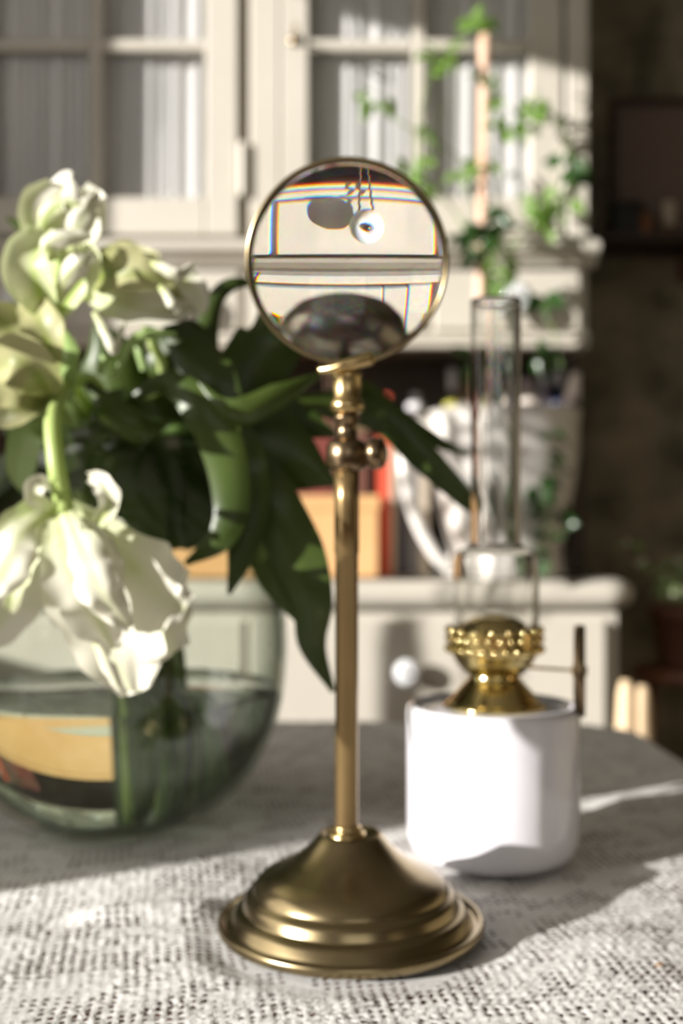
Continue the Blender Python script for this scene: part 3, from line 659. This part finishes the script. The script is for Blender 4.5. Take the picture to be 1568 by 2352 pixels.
    return V3, Fq
V3, Fq = lace()
cl = bpy.data.meshes.new('lace_tablecloth'); off = np.array([(TX0+TX1)/2, (TY0+TY1)/2, TZ])
cl.vertices.add(len(V3)); cl.vertices.foreach_set('co', (V3-off).astype(np.float32).ravel())
cl.loops.add(Fq.size); cl.loops.foreach_set('vertex_index', Fq.astype(np.int32).ravel())
cl.polygons.add(len(Fq)); cl.polygons.foreach_set('loop_start', np.arange(0, Fq.size, 4, dtype=np.int32))
cl.update(calc_edges=True); cl.validate(); cl.shade_smooth(); cl.materials.append(lace_m)
clo = bpy.data.objects.new('tablecloth', cl); C.objects.link(clo); clo.location = off
clo['label'] = 'off white crochet lace tablecloth with open mesh spread over the table'; clo['category'] = 'tablecloth'

# ------------------------------------------------------------------ magnifier on a stand
YM = .494; mm = .001
bc = Vector((X(805, YM), YM, TZ+.0002))
mg = thing('magnifier_stand', 'round magnifying glass on a tall antique brass stand', 'magnifying glass', bc)
base_p = [(.0001, .0005), (54, 0), (58.5, .6), (59.6, 2), (59.6, 4.5), (58.6, 5.6), (57.2, 4.8), (56.6, 3.2), (55.0, 3.0), (53.6, 4.6), (52.4, 8.2), (50.2, 10.2), (48.8, 10.0), (48.2, 11.2), (47.6, 14.4), (46.0, 16.6), (44.4, 16.8), (43.8, 18.2), (43.0, 20.4), (40.0, 23.4), (34.0, 26.6), (27, 30.2), (21.5, 34.0), (17, 38.6), (14.2, 42.0), (13.4, 42.6), (12.2, 42.2), (11.4, 40.6), (.01, 40.0)]
base_p = [(r*mm if r > 1 else .0001, h*mm) for r, h in base_p]
obj('base', lathe(bc, base_p, 96), brass_old, mg)
px_pole = 796; pxc = X(px_pole, YM)
obj('collar', lathe((pxc, YM, TZ+.0405), [(.0001, 0), (.0085, 0), (.0088, .0012), (.0082, .0026), (.0062, .0030)]+[(.0062+.0004*(i % 2), .003+i*.0004) for i in range(6)]+[(.0054, .0056)], 40), brass_warm, mg, label='knurled brass collar at the foot of the pole')
hz = lambda py: Z(py, YM)
obj('pole', lathe((pxc, YM, 0), [(.0052, TZ+.041), (.0052, hz(1272)), (.0056, hz(1270)), (.0056, hz(1150)), (.0058, hz(1070)), (.0001, hz(1068))], 36), brass_pole, mg)
# adjusting knuckle with thumb screw
kn = obj('knuckle', lathe((pxc, YM, 0), [(.0058, hz(1082)), (.0078, hz(1078)), (.0090, hz(1068)), (.0094, hz(1045)), (.0090, hz(1022)), (.0072, hz(1012)), (.0048, hz(1008)), (.0045, hz(968)), (.0062, hz(964)), (.0062, hz(956)), (.0046, hz(952))], 36), brass_dark, mg)
kc2 = P(845, 1043, YM)
obj('thumb_screw', join(lathe((pxc, YM, kc2.z), [(.0035, .006), (.0035, .010), (.0062, .0105), (.0072, .0135), (.0068, .0165), (.004, .0180), (.0001, .0182)], 24, axis=(1, -.35, 0))), brass_dark, kn)
obj('finial_neck', lathe((pxc, YM, 0), [(.0046, hz(952)), (.0074, hz(945)), (.0080, hz(933)), (.0072, hz(920)), (.0060, hz(914)), (.0066, hz(890)), (.0062, hz(870)), (.0070, hz(860)), (.0058, hz(852)), (.0001, hz(850))], 36), brass_warm, mg)
# lens, facing the camera a little downward
lc = P(797, 603, YM); tilt = math.radians(9)
nrm = Vector((0, -math.cos(tilt), -math.sin(tilt)))           # front normal
ring = obj('lens_ring', lathe(lc, [(.0440, -.0036), (.0452, -.0036), (.0455, -.0028), (.0455, .0028), (.0452, .0036), (.0440, .0036), (.0434, .0030), (.0434, -.0030)], 96, axis=nrm, close=True), brass_old, mg)
fl = .181; Rl = 2*(1.505-1)*fl; rl = .0437; sag = Rl-math.sqrt(Rl*Rl-rl*rl); et = .0009; n_ = 24
pr = [(max(rl*i/n_, .00002), (math.sqrt(Rl*Rl-(rl*i/n_)**2)-(Rl-sag))+et) for i in range(n_+1)]
prof = [(r_, -h) for r_, h in pr]; prof = prof+[(r_, h) for r_, h in reversed(pr)]
obj('lens', lathe(lc, prof, 128, axis=nrm), lens_m, mg, label='clear convex lens')
# yoke bar under the lens and hinge housing behind it
yb = [P(732, 851, YM-.006), P(765, 846, YM-.009), P(800, 836, YM-.010), P(856, 822, YM-.008)]
obj('yoke_bar', tube(yb, [.0018, .0022, .0030, .0030], 12, 16), brass_warm, mg, label='bright brass bar below the lens')
obj('yoke_stem', lathe((pxc, YM, 0), [(.0001, hz(862)), (.0050, hz(860)), (.0048, hz(845)), (.0058, hz(835)), (.0058, hz(829)), (.0001, hz(828))], 24), brass_dark, mg)
hb = P(789, 742, YM+.034)
obj('hinge_housing', lathe(hb, [(.0001, -.0150), (.012, -.0148), (.020, -.013), (.0252, -.006), (.0262, 0), (.0245, .006), (.0200, .0105), (.012, .0135), (.0001, .0145)], 40), mat('dark_pewter', (.30, .27, .22), .27, 1.0), mg, label='dark domed hinge housing behind the lens')
obj('hinge_arm', tube([P(793, 850, YM+.002), P(792, 835, YM+.018), P(790, 800, YM+.034)], .0035, 10, 10), brass_dark, mg)

# ------------------------------------------------------------------ oil lamp
YO = .600; oc = Vector((X(1131, YO), YO, TZ+.0002)); s1 = YO/F
lamp = thing('oil_lamp', 'white glazed oil lamp with brass burner and tall clear glass chimney', 'oil lamp', oc)
R0 = 197*s1; hh = lambda py: Z(py, YO)-oc.z
prof = [(.0001, .0012), (R0-.014, .0), (R0-.009, .0008), (R0-.004, .0035), (R0-.0012, .008), (R0, .014), (R0, hh(1640)), (R0-.0005, hh(1622)), (R0-.002, hh(1616)), (R0-.0042, hh(1617)), (R0-.0048, hh(1626)), (R0-.008, hh(1630)), (.03, hh(1624)), (.0001, hh(1622))]
obj('oil_font', lathe(oc, prof, 96), ceramic, lamp, label='white ceramic oil font')
bcx = Vector((X(1135, YO), YO, oc.z)); q = s1
obj('burner_cone', lathe(bcx, [(.0001, hh(1626)), (116*q, hh(1624)), (118*q, hh(1617)), (106*q, hh(1612)), (101*q, hh(1606)), (84*q, hh(1585)), (66*q, hh(1566)), (58*q, hh(1556)), (57*q, hh(1548))], 56), brass_shiny, lamp)
obj('burner_bowl', lathe(bcx, [(57*q, hh(1550)), (70*q, hh(1542)), (88*q, hh(1520)), (97*q, hh(1503)), (106*q, hh(1496)), (108*q, hh(1490)), (102*q, hh(1484)), (100*q, hh(1468)), (90*q, hh(1466))], 56), brass_shiny, lamp)
gal = obj('gallery', lathe(bcx, [(103*q, hh(1490)), (106*q, hh(1480)), (104*q, hh(1462)), (107*q, hh(1452)), (106*q, hh(1445)), (102*q, hh(1450)), (100*q, hh(1470))], 56), brass_shiny, lamp, label='beaded chimney gallery')
vb = []
for rowpy, rr_, n_ in ((1489, 107, 26), (1466, 105, 26), (1446, 106, 18)):
    for i in range(n_):
        a = 2*math.pi*(i+(.5 if rowpy == 1466 else 0))/n_
        vb.append(sphere(bcx+Vector((rr_*q*math.cos(a), rr_*q*math.sin(a), hh(rowpy))), 9*q, 10, 7))
bd = obj('gallery_beads', join(*vb), brass_shiny, gal, kind='stuff')
obj('flame_dome', lathe(bcx, [(88*q, hh(1470)), (84*q, hh(1455)), (70*q, hh(1432)), (50*q, hh(1419)), (24*q, hh(1413)), (20*q, hh(1414)), (20*q, hh(1422))], 48), brass_shiny, lamp)
chp = [(97, 1480), (97.5, 1440), (98, 1400), (98, 1320), (97, 1290), (92, 1271), (80, 1262), (66, 1257), (59, 1249), (56.5, 1236), (56, 1100), (57, 900), (57.5, 760), (58, 690)]
hc = Vector((X(1138, YO), YO, oc.z))
chp = [(float(a), float(b)) for a, b in cr(chp, 60)]
obj('chimney', lathe(hc, [(r_*q, hh(y_)) for r_, y_ in chp]+[((r_-4.5)*q, hh(y_)) for r_, y_ in reversed(chp)], 72, close=True), glass_chim, lamp, label='tall clear glass chimney')
# wick raiser: rod and thumb wheel seen on edge
rd = Vector((math.cos(.22), -math.sin(.22), 0)); rc = P(1205, 1530, YO); wc = P(1341, 1537, YO); wc.y = rc.y-(wc.x-rc.x)*math.tan(.22)
wc = Vector((wc.x*.97, wc.y, wc.z))
obj('wick_rod', tube([rc-rd*.012, wc+rd*.002], .0009, 8, 6), brass_warm, lamp)
wh = obj('thumb_wheel', lathe(wc, [(.0001, -.0030), (.0238, -.0030), (.0248, -.0022), (.0248, .0022), (.0238, .0030), (.0001, .0030)], 48, axis=rd), brass_dark, lamp, label='dark brass thumb wheel seen on edge')
obj('wheel_hub', lathe(wc, [(.0001, -.004), (.0028, -.004), (.0028, .004), (.0001, .004)], 16, axis=rd), brass_warm, wh)

# ------------------------------------------------------------------ glass vase with water
YV = .676; s2 = YV/F; vc = Vector((X(265, YV), YV, TZ+.0002)); vz = lambda py: (1880-py)*s2
va = thing('glass_vase', 'round clear glass fishbowl vase half full of water', 'vase', vc)
vp = [(0.1, 1872), (150, 1877), (185, 1873), (240, 1845), (300, 1790), (345, 1720), (378, 1630), (391, 1540), (393, 1460), (384, 1370), (362, 1290), (325, 1215), (280, 1155), (240, 1110), (212, 1070), (203, 1040), (210, 1010), (228, 985)]
vps = [(float(a), float(b)) for a, b in cr(vp, 70)]
shell = [(max(r_*s2, .0001), vz(y_)+.0001) for r_, y_ in vps]
inner = [(max((r_-9)*s2, .0001), vz(y_)+.0036*(1 if y_ > 1700 else .3)) for r_, y_ in reversed(vps)]
obj('vase_glass', lathe(vc, shell+inner, 80), glass_vase, va)
zw = vz(1582)
wp = [(r_*s2-.0026, vz(y_)+.0042) for r_, y_ in vps if vz(y_)+.0042 < zw]; wp = [(max(a, .0001), b) for a, b in wp]
wp = [(.0001, wp[0][1])]+wp[1:]+[(wp[-1][0]+.0006, zw), (.0001, zw+.00001)]
obj('water', lathe(vc, wp, 80), water_m, va, label='clear water')

# ------------------------------------------------------------------ tulips
def stem_to_vase(start, foot, via=None, r=(.0030, .0038)):
    pts = [P(*start)]
    if via: pts += [P(*p) for p in via]
    pts.append(P(270+foot[0]*.25, 1050, YV+foot[1]*.2))
    pts.append(Vector((vc.x+(95+foot[0]*.3)*s2, vc.y+foot[1]*.5, TZ+.09))); pts.append(Vector((vc.x+(120+foot[0]*.4)*s2, vc.y+foot[1], TZ+.012)))
    return tube(pts, list(r), 10, 44)
def tulip(label, center, stem_geo, petals, pm=petal_w, leaves=(), stem_mat=None, seed=0):
    t = thing('tulip', label, 'tulip', P(*center), 'white parrot tulips in the vase')
    obj('stem', stem_geo, stem_mat or stem_m, t)
    for i, pe in enumerate(petals):
        g, uv = blade(pe[0], pe[1], pe[2], pe[3]*(.5 if seed < 5 else 1), twist=pe[4] if len(pe) > 4 else (0, 0), seed=seed*50+i, jag=.03 if seed < 5 else .07, rf=R.uniform(2, 3.6), nu=30, nv=14)
        obj('petal', g, pe[5] if len(pe) > 5 else pm, t, uv=uv)
    for i, le in enumerate(leaves):
        g, uv = blade(le[0], le[1], le[2], le[3], twist=le[4], seed=seed*50+30+i, rf=1.2, nu=30, nv=8, fold=le[6] if len(le) > 6 else .0)
        obj('leaf', g, le[5] if len(le) > 5 else leaf_dk, t, uv=uv)
    return t
pw = [8, 45, 60, 50, 14]
A = .60
tulip('topmost white parrot tulip with green streaks, upright', (150, 560, A), stem_to_vase((140, 580, A), (-60, .02), [(135, 700, A+.01), (150, 850, A+.03)]), [
    ([(150, 590, A+.02), (140, 520, A+.03), (150, 450, A+.03), (165, 412, A+.01)], [20, 55, 66, 50, 12], .25, .10),
    ([(140, 590, A), (85, 540, A-.01), (78, 470, A-.01), (120, 420, A)], [14, 34, 40, 36, 12], -.5, .16, (10, 30), petal_g),
    ([(150, 590, A-.02), (130, 530, A-.03), (120, 470, A-.035), (150, 425, A-.03)], [14, 40, 48, 40, 14], -.4, .2, (0, -20)),
    ([(160, 590, A-.01), (200, 540, A-.015), (212, 470, A-.02), (190, 430, A-.02)], [12, 34, 44, 34, 14], -.5, .22, (-10, 15)),
    ([(160, 580, A-.03), (175, 530, A-.04), (200, 480, A-.04), (222, 440, A-.03)], [10, 26, 34, 26, 12], .4, .3, (0, 30)),
    ([(110, 580, A-.02), (100, 520, A-.035), (130, 475, A-.04), (180, 470, A-.04)], [10, 24, 32, 26, 10], .5, .3, (20, 0), petal_g)], seed=1)
A = .585
tulip('large white parrot tulip with cupped green petals below the topmost one', (120, 690, A), stem_to_vase((128, 720, A), (-100, .03), [(122, 800, A+.01), (135, 900, A+.03)]), [
    ([(120, 730, A+.02), (130, 650, A+.03), (150, 570, A+.03), (170, 520, A+.02)], [20, 60, 75, 60, 14], .25, .10, (0, 0), petal_g),
    ([(115, 730, A), (52, 670, A-.01), (36, 600, A-.01), (75, 525, A)], [14, 36, 44, 42, 16], -.6, .12, (15, 35), petal_g),
    ([(118, 735, A-.02), (90, 670, A-.035), (75, 600, A-.04), (110, 530, A-.03)], [14, 46, 56, 50, 16], -.5, .15, (0, -10), petal_g),
    ([(125, 735, A-.01), (170, 670, A-.02), (200, 610, A-.025), (185, 560, A-.02)], [14, 40, 48, 40, 12], -.5, .2, (-15, 10), petal_g),
    ([(130, 700, A-.03), (150, 640, A-.045), (190, 600, A-.05), (215, 585, A-.04)], [10, 26, 34, 26, 10], .5, .3, (0, 30)),
    ([(120, 600, A-.04), (110, 560, A-.045), (150, 545, A-.045), (210, 540, A-.04)], [10, 22, 26, 22, 10], .5, .25, (10, 0))], seed=2)
A = .60
tulip('sideways parrot tulip with a shade-darkened olive body and white curled tips, pointing towards the lens', (250, 660, A), stem_to_vase((330, 715, A+.01), (40, .02), [(352, 790, A+.02), (370, 870, A+.04)]), [
    ([(205, 640, A+.03), (270, 610, A+.035), (330, 600, A+.035), (365, 585, A+.03)], [24, 60, 56, 30, 8], .15, .08, (0, 0), petal_o),
    ([(200, 665, A+.01), (290, 660, A-.01), (380, 675, A-.01), (455, 680, A+.0)], [26, 76, 84, 64, 26], -.35, .10, (0, 8), petal_o),
    ([(205, 680, A-.01), (290, 700, A-.03), (380, 715, A-.03), (440, 705, A-.02)], [16, 44, 46, 36, 14], -.3, .10, (0, -10), petal_w),
    ([(205, 650, A-.02), (260, 625, A-.04), (330, 632, A-.045), (400, 650, A-.04)], [14, 52, 54, 40, 10], -.3, .08, (5, -10), petal_o),
    ([(345, 603, A-.05), (372, 618, A-.055), (410, 634, A-.055), (450, 608, A-.045)], [8, 15, 17, 18, 9], .6, .35, (20, 40)),
    ([(400, 640, A-.02), (430, 650, A-.02), (455, 680, A-.02), (462, 720, A-.02)], [14, 34, 34, 26, 10], .3, .2, (0, 20)),
    ([(365, 655, A-.055), (385, 680, A-.06), (400, 705, A-.06), (408, 722, A-.05)], [7, 13, 16, 12, 6], .6, .2, (0, -10)),
    ([(215, 715, A-.05), (240, 765, A-.055), (262, 805, A-.055), (285, 740, A-.045)], [8, 14, 13, 10, 6], .5, .25, (0, 20))], seed=3)
A = .57
tulip('greenish parrot tulip cut off by the left picture edge', (90, 880, A), stem_to_vase((110, 890, A), (-140, .02), [(150, 960, A+.03)]), [
    ([(120, 900, A+.01), (70, 830, A+.01), (20, 760, A+.01), (-30, 700, A)], [20, 60, 80, 64, 20], .25, .1, (0, 0), petal_o),
    ([(118, 912, A-.02), (80, 860, A-.045), (30, 830, A-.05), (-20, 860, A-.04)], [18, 56, 70, 60, 20], -.4, .12, (0, 10), petal_o),
    ([(120, 905, A-.01), (60, 880, A-.03), (-20, 860, A-.03), (-90, 830, A-.02)], [18, 56, 76, 60, 20], -.35, .14, (0, 10), petal_o),
    ([(110, 890, A), (110, 800, A-.02), (90, 730, A-.02), (50, 690, A)], [14, 40, 54, 44, 16], -.4, .15, (0, 0), petal_o),
    ([(130, 910, A), (70, 930, A-.02), (10, 950, A-.02), (-40, 940, A)], [14, 30, 40, 34, 12], -.3, .14, (0, 0), petal_o)], seed=4,
    leaves=[([(150, 760, A), (160, 820, A-.01), (150, 900, A), (170, 980, A+.02)], [6, 22, 26, 24, 10], .3, .1, (0, 40), leaf_lt)])
A = .538
tulip('large drooping white parrot tulip hanging in front of the vase', (150, 1170, A), tube([P(150, 1175, A), P(128, 1060, A-.002), P(125, 940, A+.01), P(180, 870, A+.05), P(250, 960, YV-.02), Vector((vc.x+.02, vc.y, TZ+.10)), Vector((vc.x+.03, vc.y+.01, TZ+.012))], [.0046, .0042, .0040, .0036, .0036], 12, 50), [
    ([(140, 1160, A+.02), (230, 1280, A+.02), (330, 1400, A+.02), (400, 1500, A+.01)], [30, 90, 120, 110, 40], .22, .07, (0, 0)),
    ([(140, 1170, A+.025), (215, 1330, A+.022), (275, 1460, A+.02), (320, 1590, A+.015)], [40, 110, 130, 105, 30], .12, .06, (0, 0)),
    ([(170, 1190, A+.01), (290, 1290, A+.005), (370, 1370, A), (425, 1400, A)], [30, 74, 100, 90, 40], -.2, .10, (0, -10)),
    ([(120, 1180, A), (170, 1320, A-.01), (240, 1460, A-.01), (300, 1590, A-.005)], [26, 70, 92, 80, 26], -.22, .09, (0, 0)),
    ([(130, 1190, A-.015), (155, 1280, A-.035), (210, 1390, A-.04), (260, 1490, A-.03)], [24, 60, 78, 70, 18], -.35, .14, (0, -15)),
    ([(150, 1180, A-.02), (190, 1270, A-.045), (240, 1370, A-.05), (300, 1440, A-.04)], [18, 44, 56, 48, 14], .3, .26, (10, -20)),
    ([(180, 1190, A-.02), (230, 1250, A-.035), (250, 1330, A-.035), (260, 1400, A-.03)], [16, 34, 40, 34, 12], .5, .3, (-30, 20)),
    ([(215, 1210, A), (250, 1160, A-.01), (235, 1110, A-.01), (205, 1095, A)], [12, 24, 30, 24, 8], -.5, .2, (20, 0)),
    ([(200, 1440, A-.03), (235, 1520, A-.035), (265, 1570, A-.035), (290, 1598, A-.03)], [8, 18, 20, 14, 8], .6, .3, (30, 0)),
    ([(130, 1180, A+.01), (70, 1210, A), (30, 1290, A), (20, 1400, A+.01)], [26, 60, 76, 60, 20], -.25, .09, (0, 20), petal_g),
    ([(120, 1175, A-.01), (50, 1230, A-.03), (10, 1310, A-.03), (-20, 1380, A-.02)], [20, 46, 60, 50, 16], .3, .18, (0, 10)),
    ([(110, 1190, A+.02), (60, 1290, A+.02), (10, 1400, A+.02), (-60, 1490, A+.02)], [26, 60, 72, 70, 26], .2, .06, (0, 0)),
    ([(120, 1170, A), (80, 1140, A-.01), (90, 1110, A-.01), (120, 1120, A)], [12, 24, 26, 20, 8], -.4, .1, (0, 0))], seed=5)
# unseen tulip added outside the frame to shade parts of the pole and lamp
g0 = Vector((-.200, .341, .924))
t = thing('tulip', 'unseen white parrot tulip added beyond the left picture edge to shade pole and lamp', 'tulip', g0, 'white parrot tulips in the vase')
obj('stem', tube([g0+Vector((-.004, .01, .04)), Vector((-.215, .42, 1.01)), Vector((-.225, .52, 1.03)), Vector((-.17, .64, .985)), Vector((vc.x+.0, vc.y, TZ+.10)), Vector((vc.x+.01, vc.y-.01, TZ+.012))], [.0042, .0036], 10, 40), stem_m, t)
for i in range(7):
    a0 = i*2.399; v, f, uvs = [], [], []
    for iu in range(17):
        u = iu/16; rr_ = .044*math.sin(math.pi*min(1, .12+u*.80))**.7*(1-.04*(i % 3))
        for jv in range(9):
            q_ = jv/4-1; an = a0+q_*(.75)*math.sin(math.pi*(.15+.75*u)); rj = rr_*(1+.06*math.sin(5*q_+i)*u)
            v.append(g0+Vector((rj*math.cos(an), rj*math.sin(an), .046-.092*u+.004*math.sin(7*q_+i)))); uvs.append((q_*.5+.5, u))
    for iu in range(16):
        for jv in range(8): k_ = iu*9+jv; f.append((k_, k_+1, k_+10, k_+9))
    obj('petal', (v, f), petal_w, t, uv=uvs)
# the leaf mass: each leaf belongs to the stems of a leafy, flowerless cut tulip shoot
def shoot(label, center, foot, start, leaves, seed):
    t = thing('tulip_shoot', label, 'tulip leaves', P(*center), 'leafy tulip shoots in the vase')
    obj('stem', stem_to_vase(start, foot, None), stem_dk, t)
    for i, le in enumerate(leaves):
        g, uv = blade(le[0], le[1], le[2], le[3], twist=le[4], seed=seed*50+i, rf=1.1, nu=34, nv=8, fold=le[6] if len(le) > 6 else .12)
        obj('leaf', g, le[5] if len(le) > 5 else leaf_dk, t, uv=uv, label='pale green leaf' if (len(le) > 5 and le[5] is leaf_lt) else None)
B = .60
shoot('dark green tulip leaves fanning right towards the brass pole', (560, 960, B), (160, .0), (470, 980, B+.03), [
    ([(500, 1000, B+.03), (545, 920, B+.02), (585, 840, B+.02), (625, 760, B+.02), (610, 690, B+.03)], [30, 66, 84, 80, 10], .12, .04, (10, 0)),
    ([(385, 725, B+.01), (430, 790, B), (485, 870, B-.01), (540, 960, B-.01)], [20, 52, 60, 30], .15, .05, (-10, 10)),
    ([(455, 880, B-.03), (500, 935, B-.035), (560, 950, B-.035), (640, 915, B-.03), (740, 858, B-.02)], [6, 26, 40, 36, 6], .3, .05, (20, 35)),
    ([(500, 960, B+.01), (590, 950, B+.01), (680, 965, B+.01), (770, 1000, B+.01)], [26, 60, 60, 40, 6], .15, .05, (0, 0)),
    ([(490, 960, B), (570, 1010, B), (660, 1055, B), (770, 1112, B)], [40, 108, 116, 70, 8], .12, .05, (0, 6)),
    ([(640, 930, B+.06), (760, 930, B+.07), (880, 960, B+.08), (970, 1050, B+.08), (1070, 1150, B+.08), (1085, 1180, B+.08)], [16, 34, 42, 38, 24, 5], .2, .04, (0, 20)),
    ([(700, 940, B+.07), (820, 890, B+.08), (900, 950, B+.09), (990, 1010, B+.10), (1075, 1045, B+.10)], [12, 20, 24, 20, 5], .3, .04, (0, 30)),
    ([(480, 930, B+.05), (470, 800, B+.05), (490, 700, B+.05), (530, 655, B+.05), (600, 650, B+.05)], [20, 34, 22, 18, 6], .2, .04, (0, 30)),
    ([(430, 900, B+.04), (400, 830, B+.03), (430, 770, B+.03), (380, 745, B+.03)], [20, 70, 70, 36, 8], .2, .05, (0, 0))], 11)
shoot('dark green tulip leaves drooping over the right shoulder of the vase', (520, 1000, B), (120, .03), (440, 980, B+.03), [
    ([(290, 925, B-.01), (375, 878, B-.02), (450, 925, B-.03), (510, 1030, B-.03), (530, 1160, B-.03), (500, 1240, B-.03), (425, 1295, B-.02)], [6, 26, 46, 52, 44, 34, 6], .15, .04, (0, 0), leaf_dk, .08),
    ([(530, 950, B), (560, 1050, B-.02), (572, 1160, B-.02), (555, 1270, B-.02), (526, 1365, B-.02)], [30, 50, 46, 36, 5], .15, .04, (15, -10), leaf_dk, .10),
    ([(560, 1000, B+.01), (610, 1130, B-.01), (680, 1270, B-.01), (715, 1380, B-.01), (715, 1480, B), (765, 1590, B)], [30, 66, 66, 50, 36, 6], .15, .05, (0, 15), leaf_dk, .08),
    ([(540, 1050, B+.02), (590, 1200, B+.02), (640, 1330, B+.02), (690, 1430, B+.02)], [30, 60, 50, 10], .2, .05, (0, 0)),
    ([(440, 960, B+.05), (500, 1080, B+.05), (460, 1190, B+.06), (420, 1260, B+.06)], [40, 90, 80, 10], .2, .05, (0, 0))], 12)
shoot('dark green tulip leaves crowded in the vase neck behind the flowers', (300, 960, B), (-40, -.01), (300, 900, B+.04), [
    ([(300, 1050, B+.05), (270, 930, B+.05), (250, 820, B+.05), (220, 740, B+.05)], [40, 90, 80, 10], .3, .05, (0, 0)),
    ([(330, 1060, B+.06), (360, 940, B+.06), (380, 830, B+.06), (350, 760, B+.06)], [40, 90, 80, 10], .3, .05, (0, 0)),
    ([(200, 880, B-.01), (250, 940, B-.02), (320, 985, B-.02), (380, 975, B-.01)], [14, 40, 44, 8], .4, .05, (0, 10)),
    ([(150, 1000, B+.04), (110, 930, B+.03), (60, 930, B+.02), (10, 1000, B+.02)], [20, 50, 44, 10], .3, .05, (0, 0)),
    ([(170, 1080, B+.04), (120, 1000, B+.03), (70, 990, B+.02), (50, 1080, B+.02), (60, 1140, B+.02)], [20, 46, 50, 40, 6], -.3, .06, (0, 20), leaf_lt),
    ([(200, 1100, B+.05), (100, 1060, B+.05), (20, 1100, B+.05), (-30, 1180, B+.05)], [30, 70, 60, 10], .3, .05, (0, 0)),
    ([(340, 1290, B+.045), (300, 1180, B+.04), (250, 1060, B+.035), (230, 960, B+.03)], [40, 90, 90, 20], .2, .05, (0, 0)),
    ([(420, 1260, B+.06), (400, 1130, B+.06), (370, 1010, B+.05), (330, 900, B+.05)], [30, 80, 90, 30], .2, .05, (10, 0)),
    ([(240, 1280, B+.07), (180, 1150, B+.07), (160, 1020, B+.06), (120, 900, B+.06)], [40, 90, 90, 30], .2, .05, (0, 0)),
    ([(90, 560, B+.06), (60, 530, B+.06), (40, 515, B+.06), (15, 500, B+.06)], [5, 14, 12, 4], .3, .05, (0, 0)),
    ([(260, 870, B-.03), (300, 785, B-.035), (350, 765, B-.035), (405, 768, B-.03)], [8, 14, 14, 6], .5, .05, (0, 0), leaf_lt),
    ([(225, 860, B-.03), (240, 820, B-.035), (270, 800, B-.03)], [10, 16, 8], .5, .05, (0, 0), leaf_lt),
    ([(330, 850, B), (320, 790, B), (350, 740, B)], [10, 16, 8], .5, .05, (0, 0), leaf_lt)], 13)
# stems and leaf blades standing in the vase, seen through glass and water
for i, (dx, dy, top, wd, lab) in enumerate(((40, .03, 1150, 34, 'leftmost blade standing in the water'), (110, -.03, 1120, 44, 'broad central blade in the water'), (200, .0, 1130, 44, 'blade right of the centre of the water'), (290, .02, 1180, 24, 'thin blade near the right wall of the vase'))):
    t = thing('tulip_shoot', lab, 'tulip leaves', Vector((vc.x, vc.y+dy, TZ+.02)), 'leafy tulip shoots in the vase')
    ox = X(270+dx*.5, YV)
    pts = [(265+dx*.45, 1835, YV+dy), (265+dx*.5, 1700, YV+dy), (265+dx*.45, 1500, YV+dy), (265+dx*.35, 1300, YV+dy*.6), (265+dx*.3, top, YV+dy*.4)]
    g, uv = blade(pts, [wd*.4, wd*.8, wd, wd*1.1, 10], .4, .05, twist=(0, 25), seed=90+i, nu=24, nv=8)
    obj('leaf', g, leaf_md, t, uv=uv)
    obj('stem', tube([P(x+14, y, z-.012) for x, y, z in pts], [.004, .0036], 8, 20), leaf_md, t)
# small dried petal fragment on the cloth
Yd = (CZ-TZ)*F/(2222-HOR); pf = P(1515, 2222, Yd)
g, uv = blade([(1500, 2226, Yd), (1512, 2219, Yd), (1524, 2217, Yd)], [2, 7, 2], .4, .3, nu=8, nv=4, view=(0, 0, 1))
v_ = [Vector((p.x, p.y+(p.z-pf.z)*.3, TZ+.0006+abs(p.z-pf.z)*.5)) for p in g[0]]
obj('dried_petal', (v_, g[1]), mat('dry_brown_petal', (.5, .25, .09), .7), None, loc=pf, uv=uv, label='tiny dried brown petal fragment lying on the lace at the right', cat='petal')
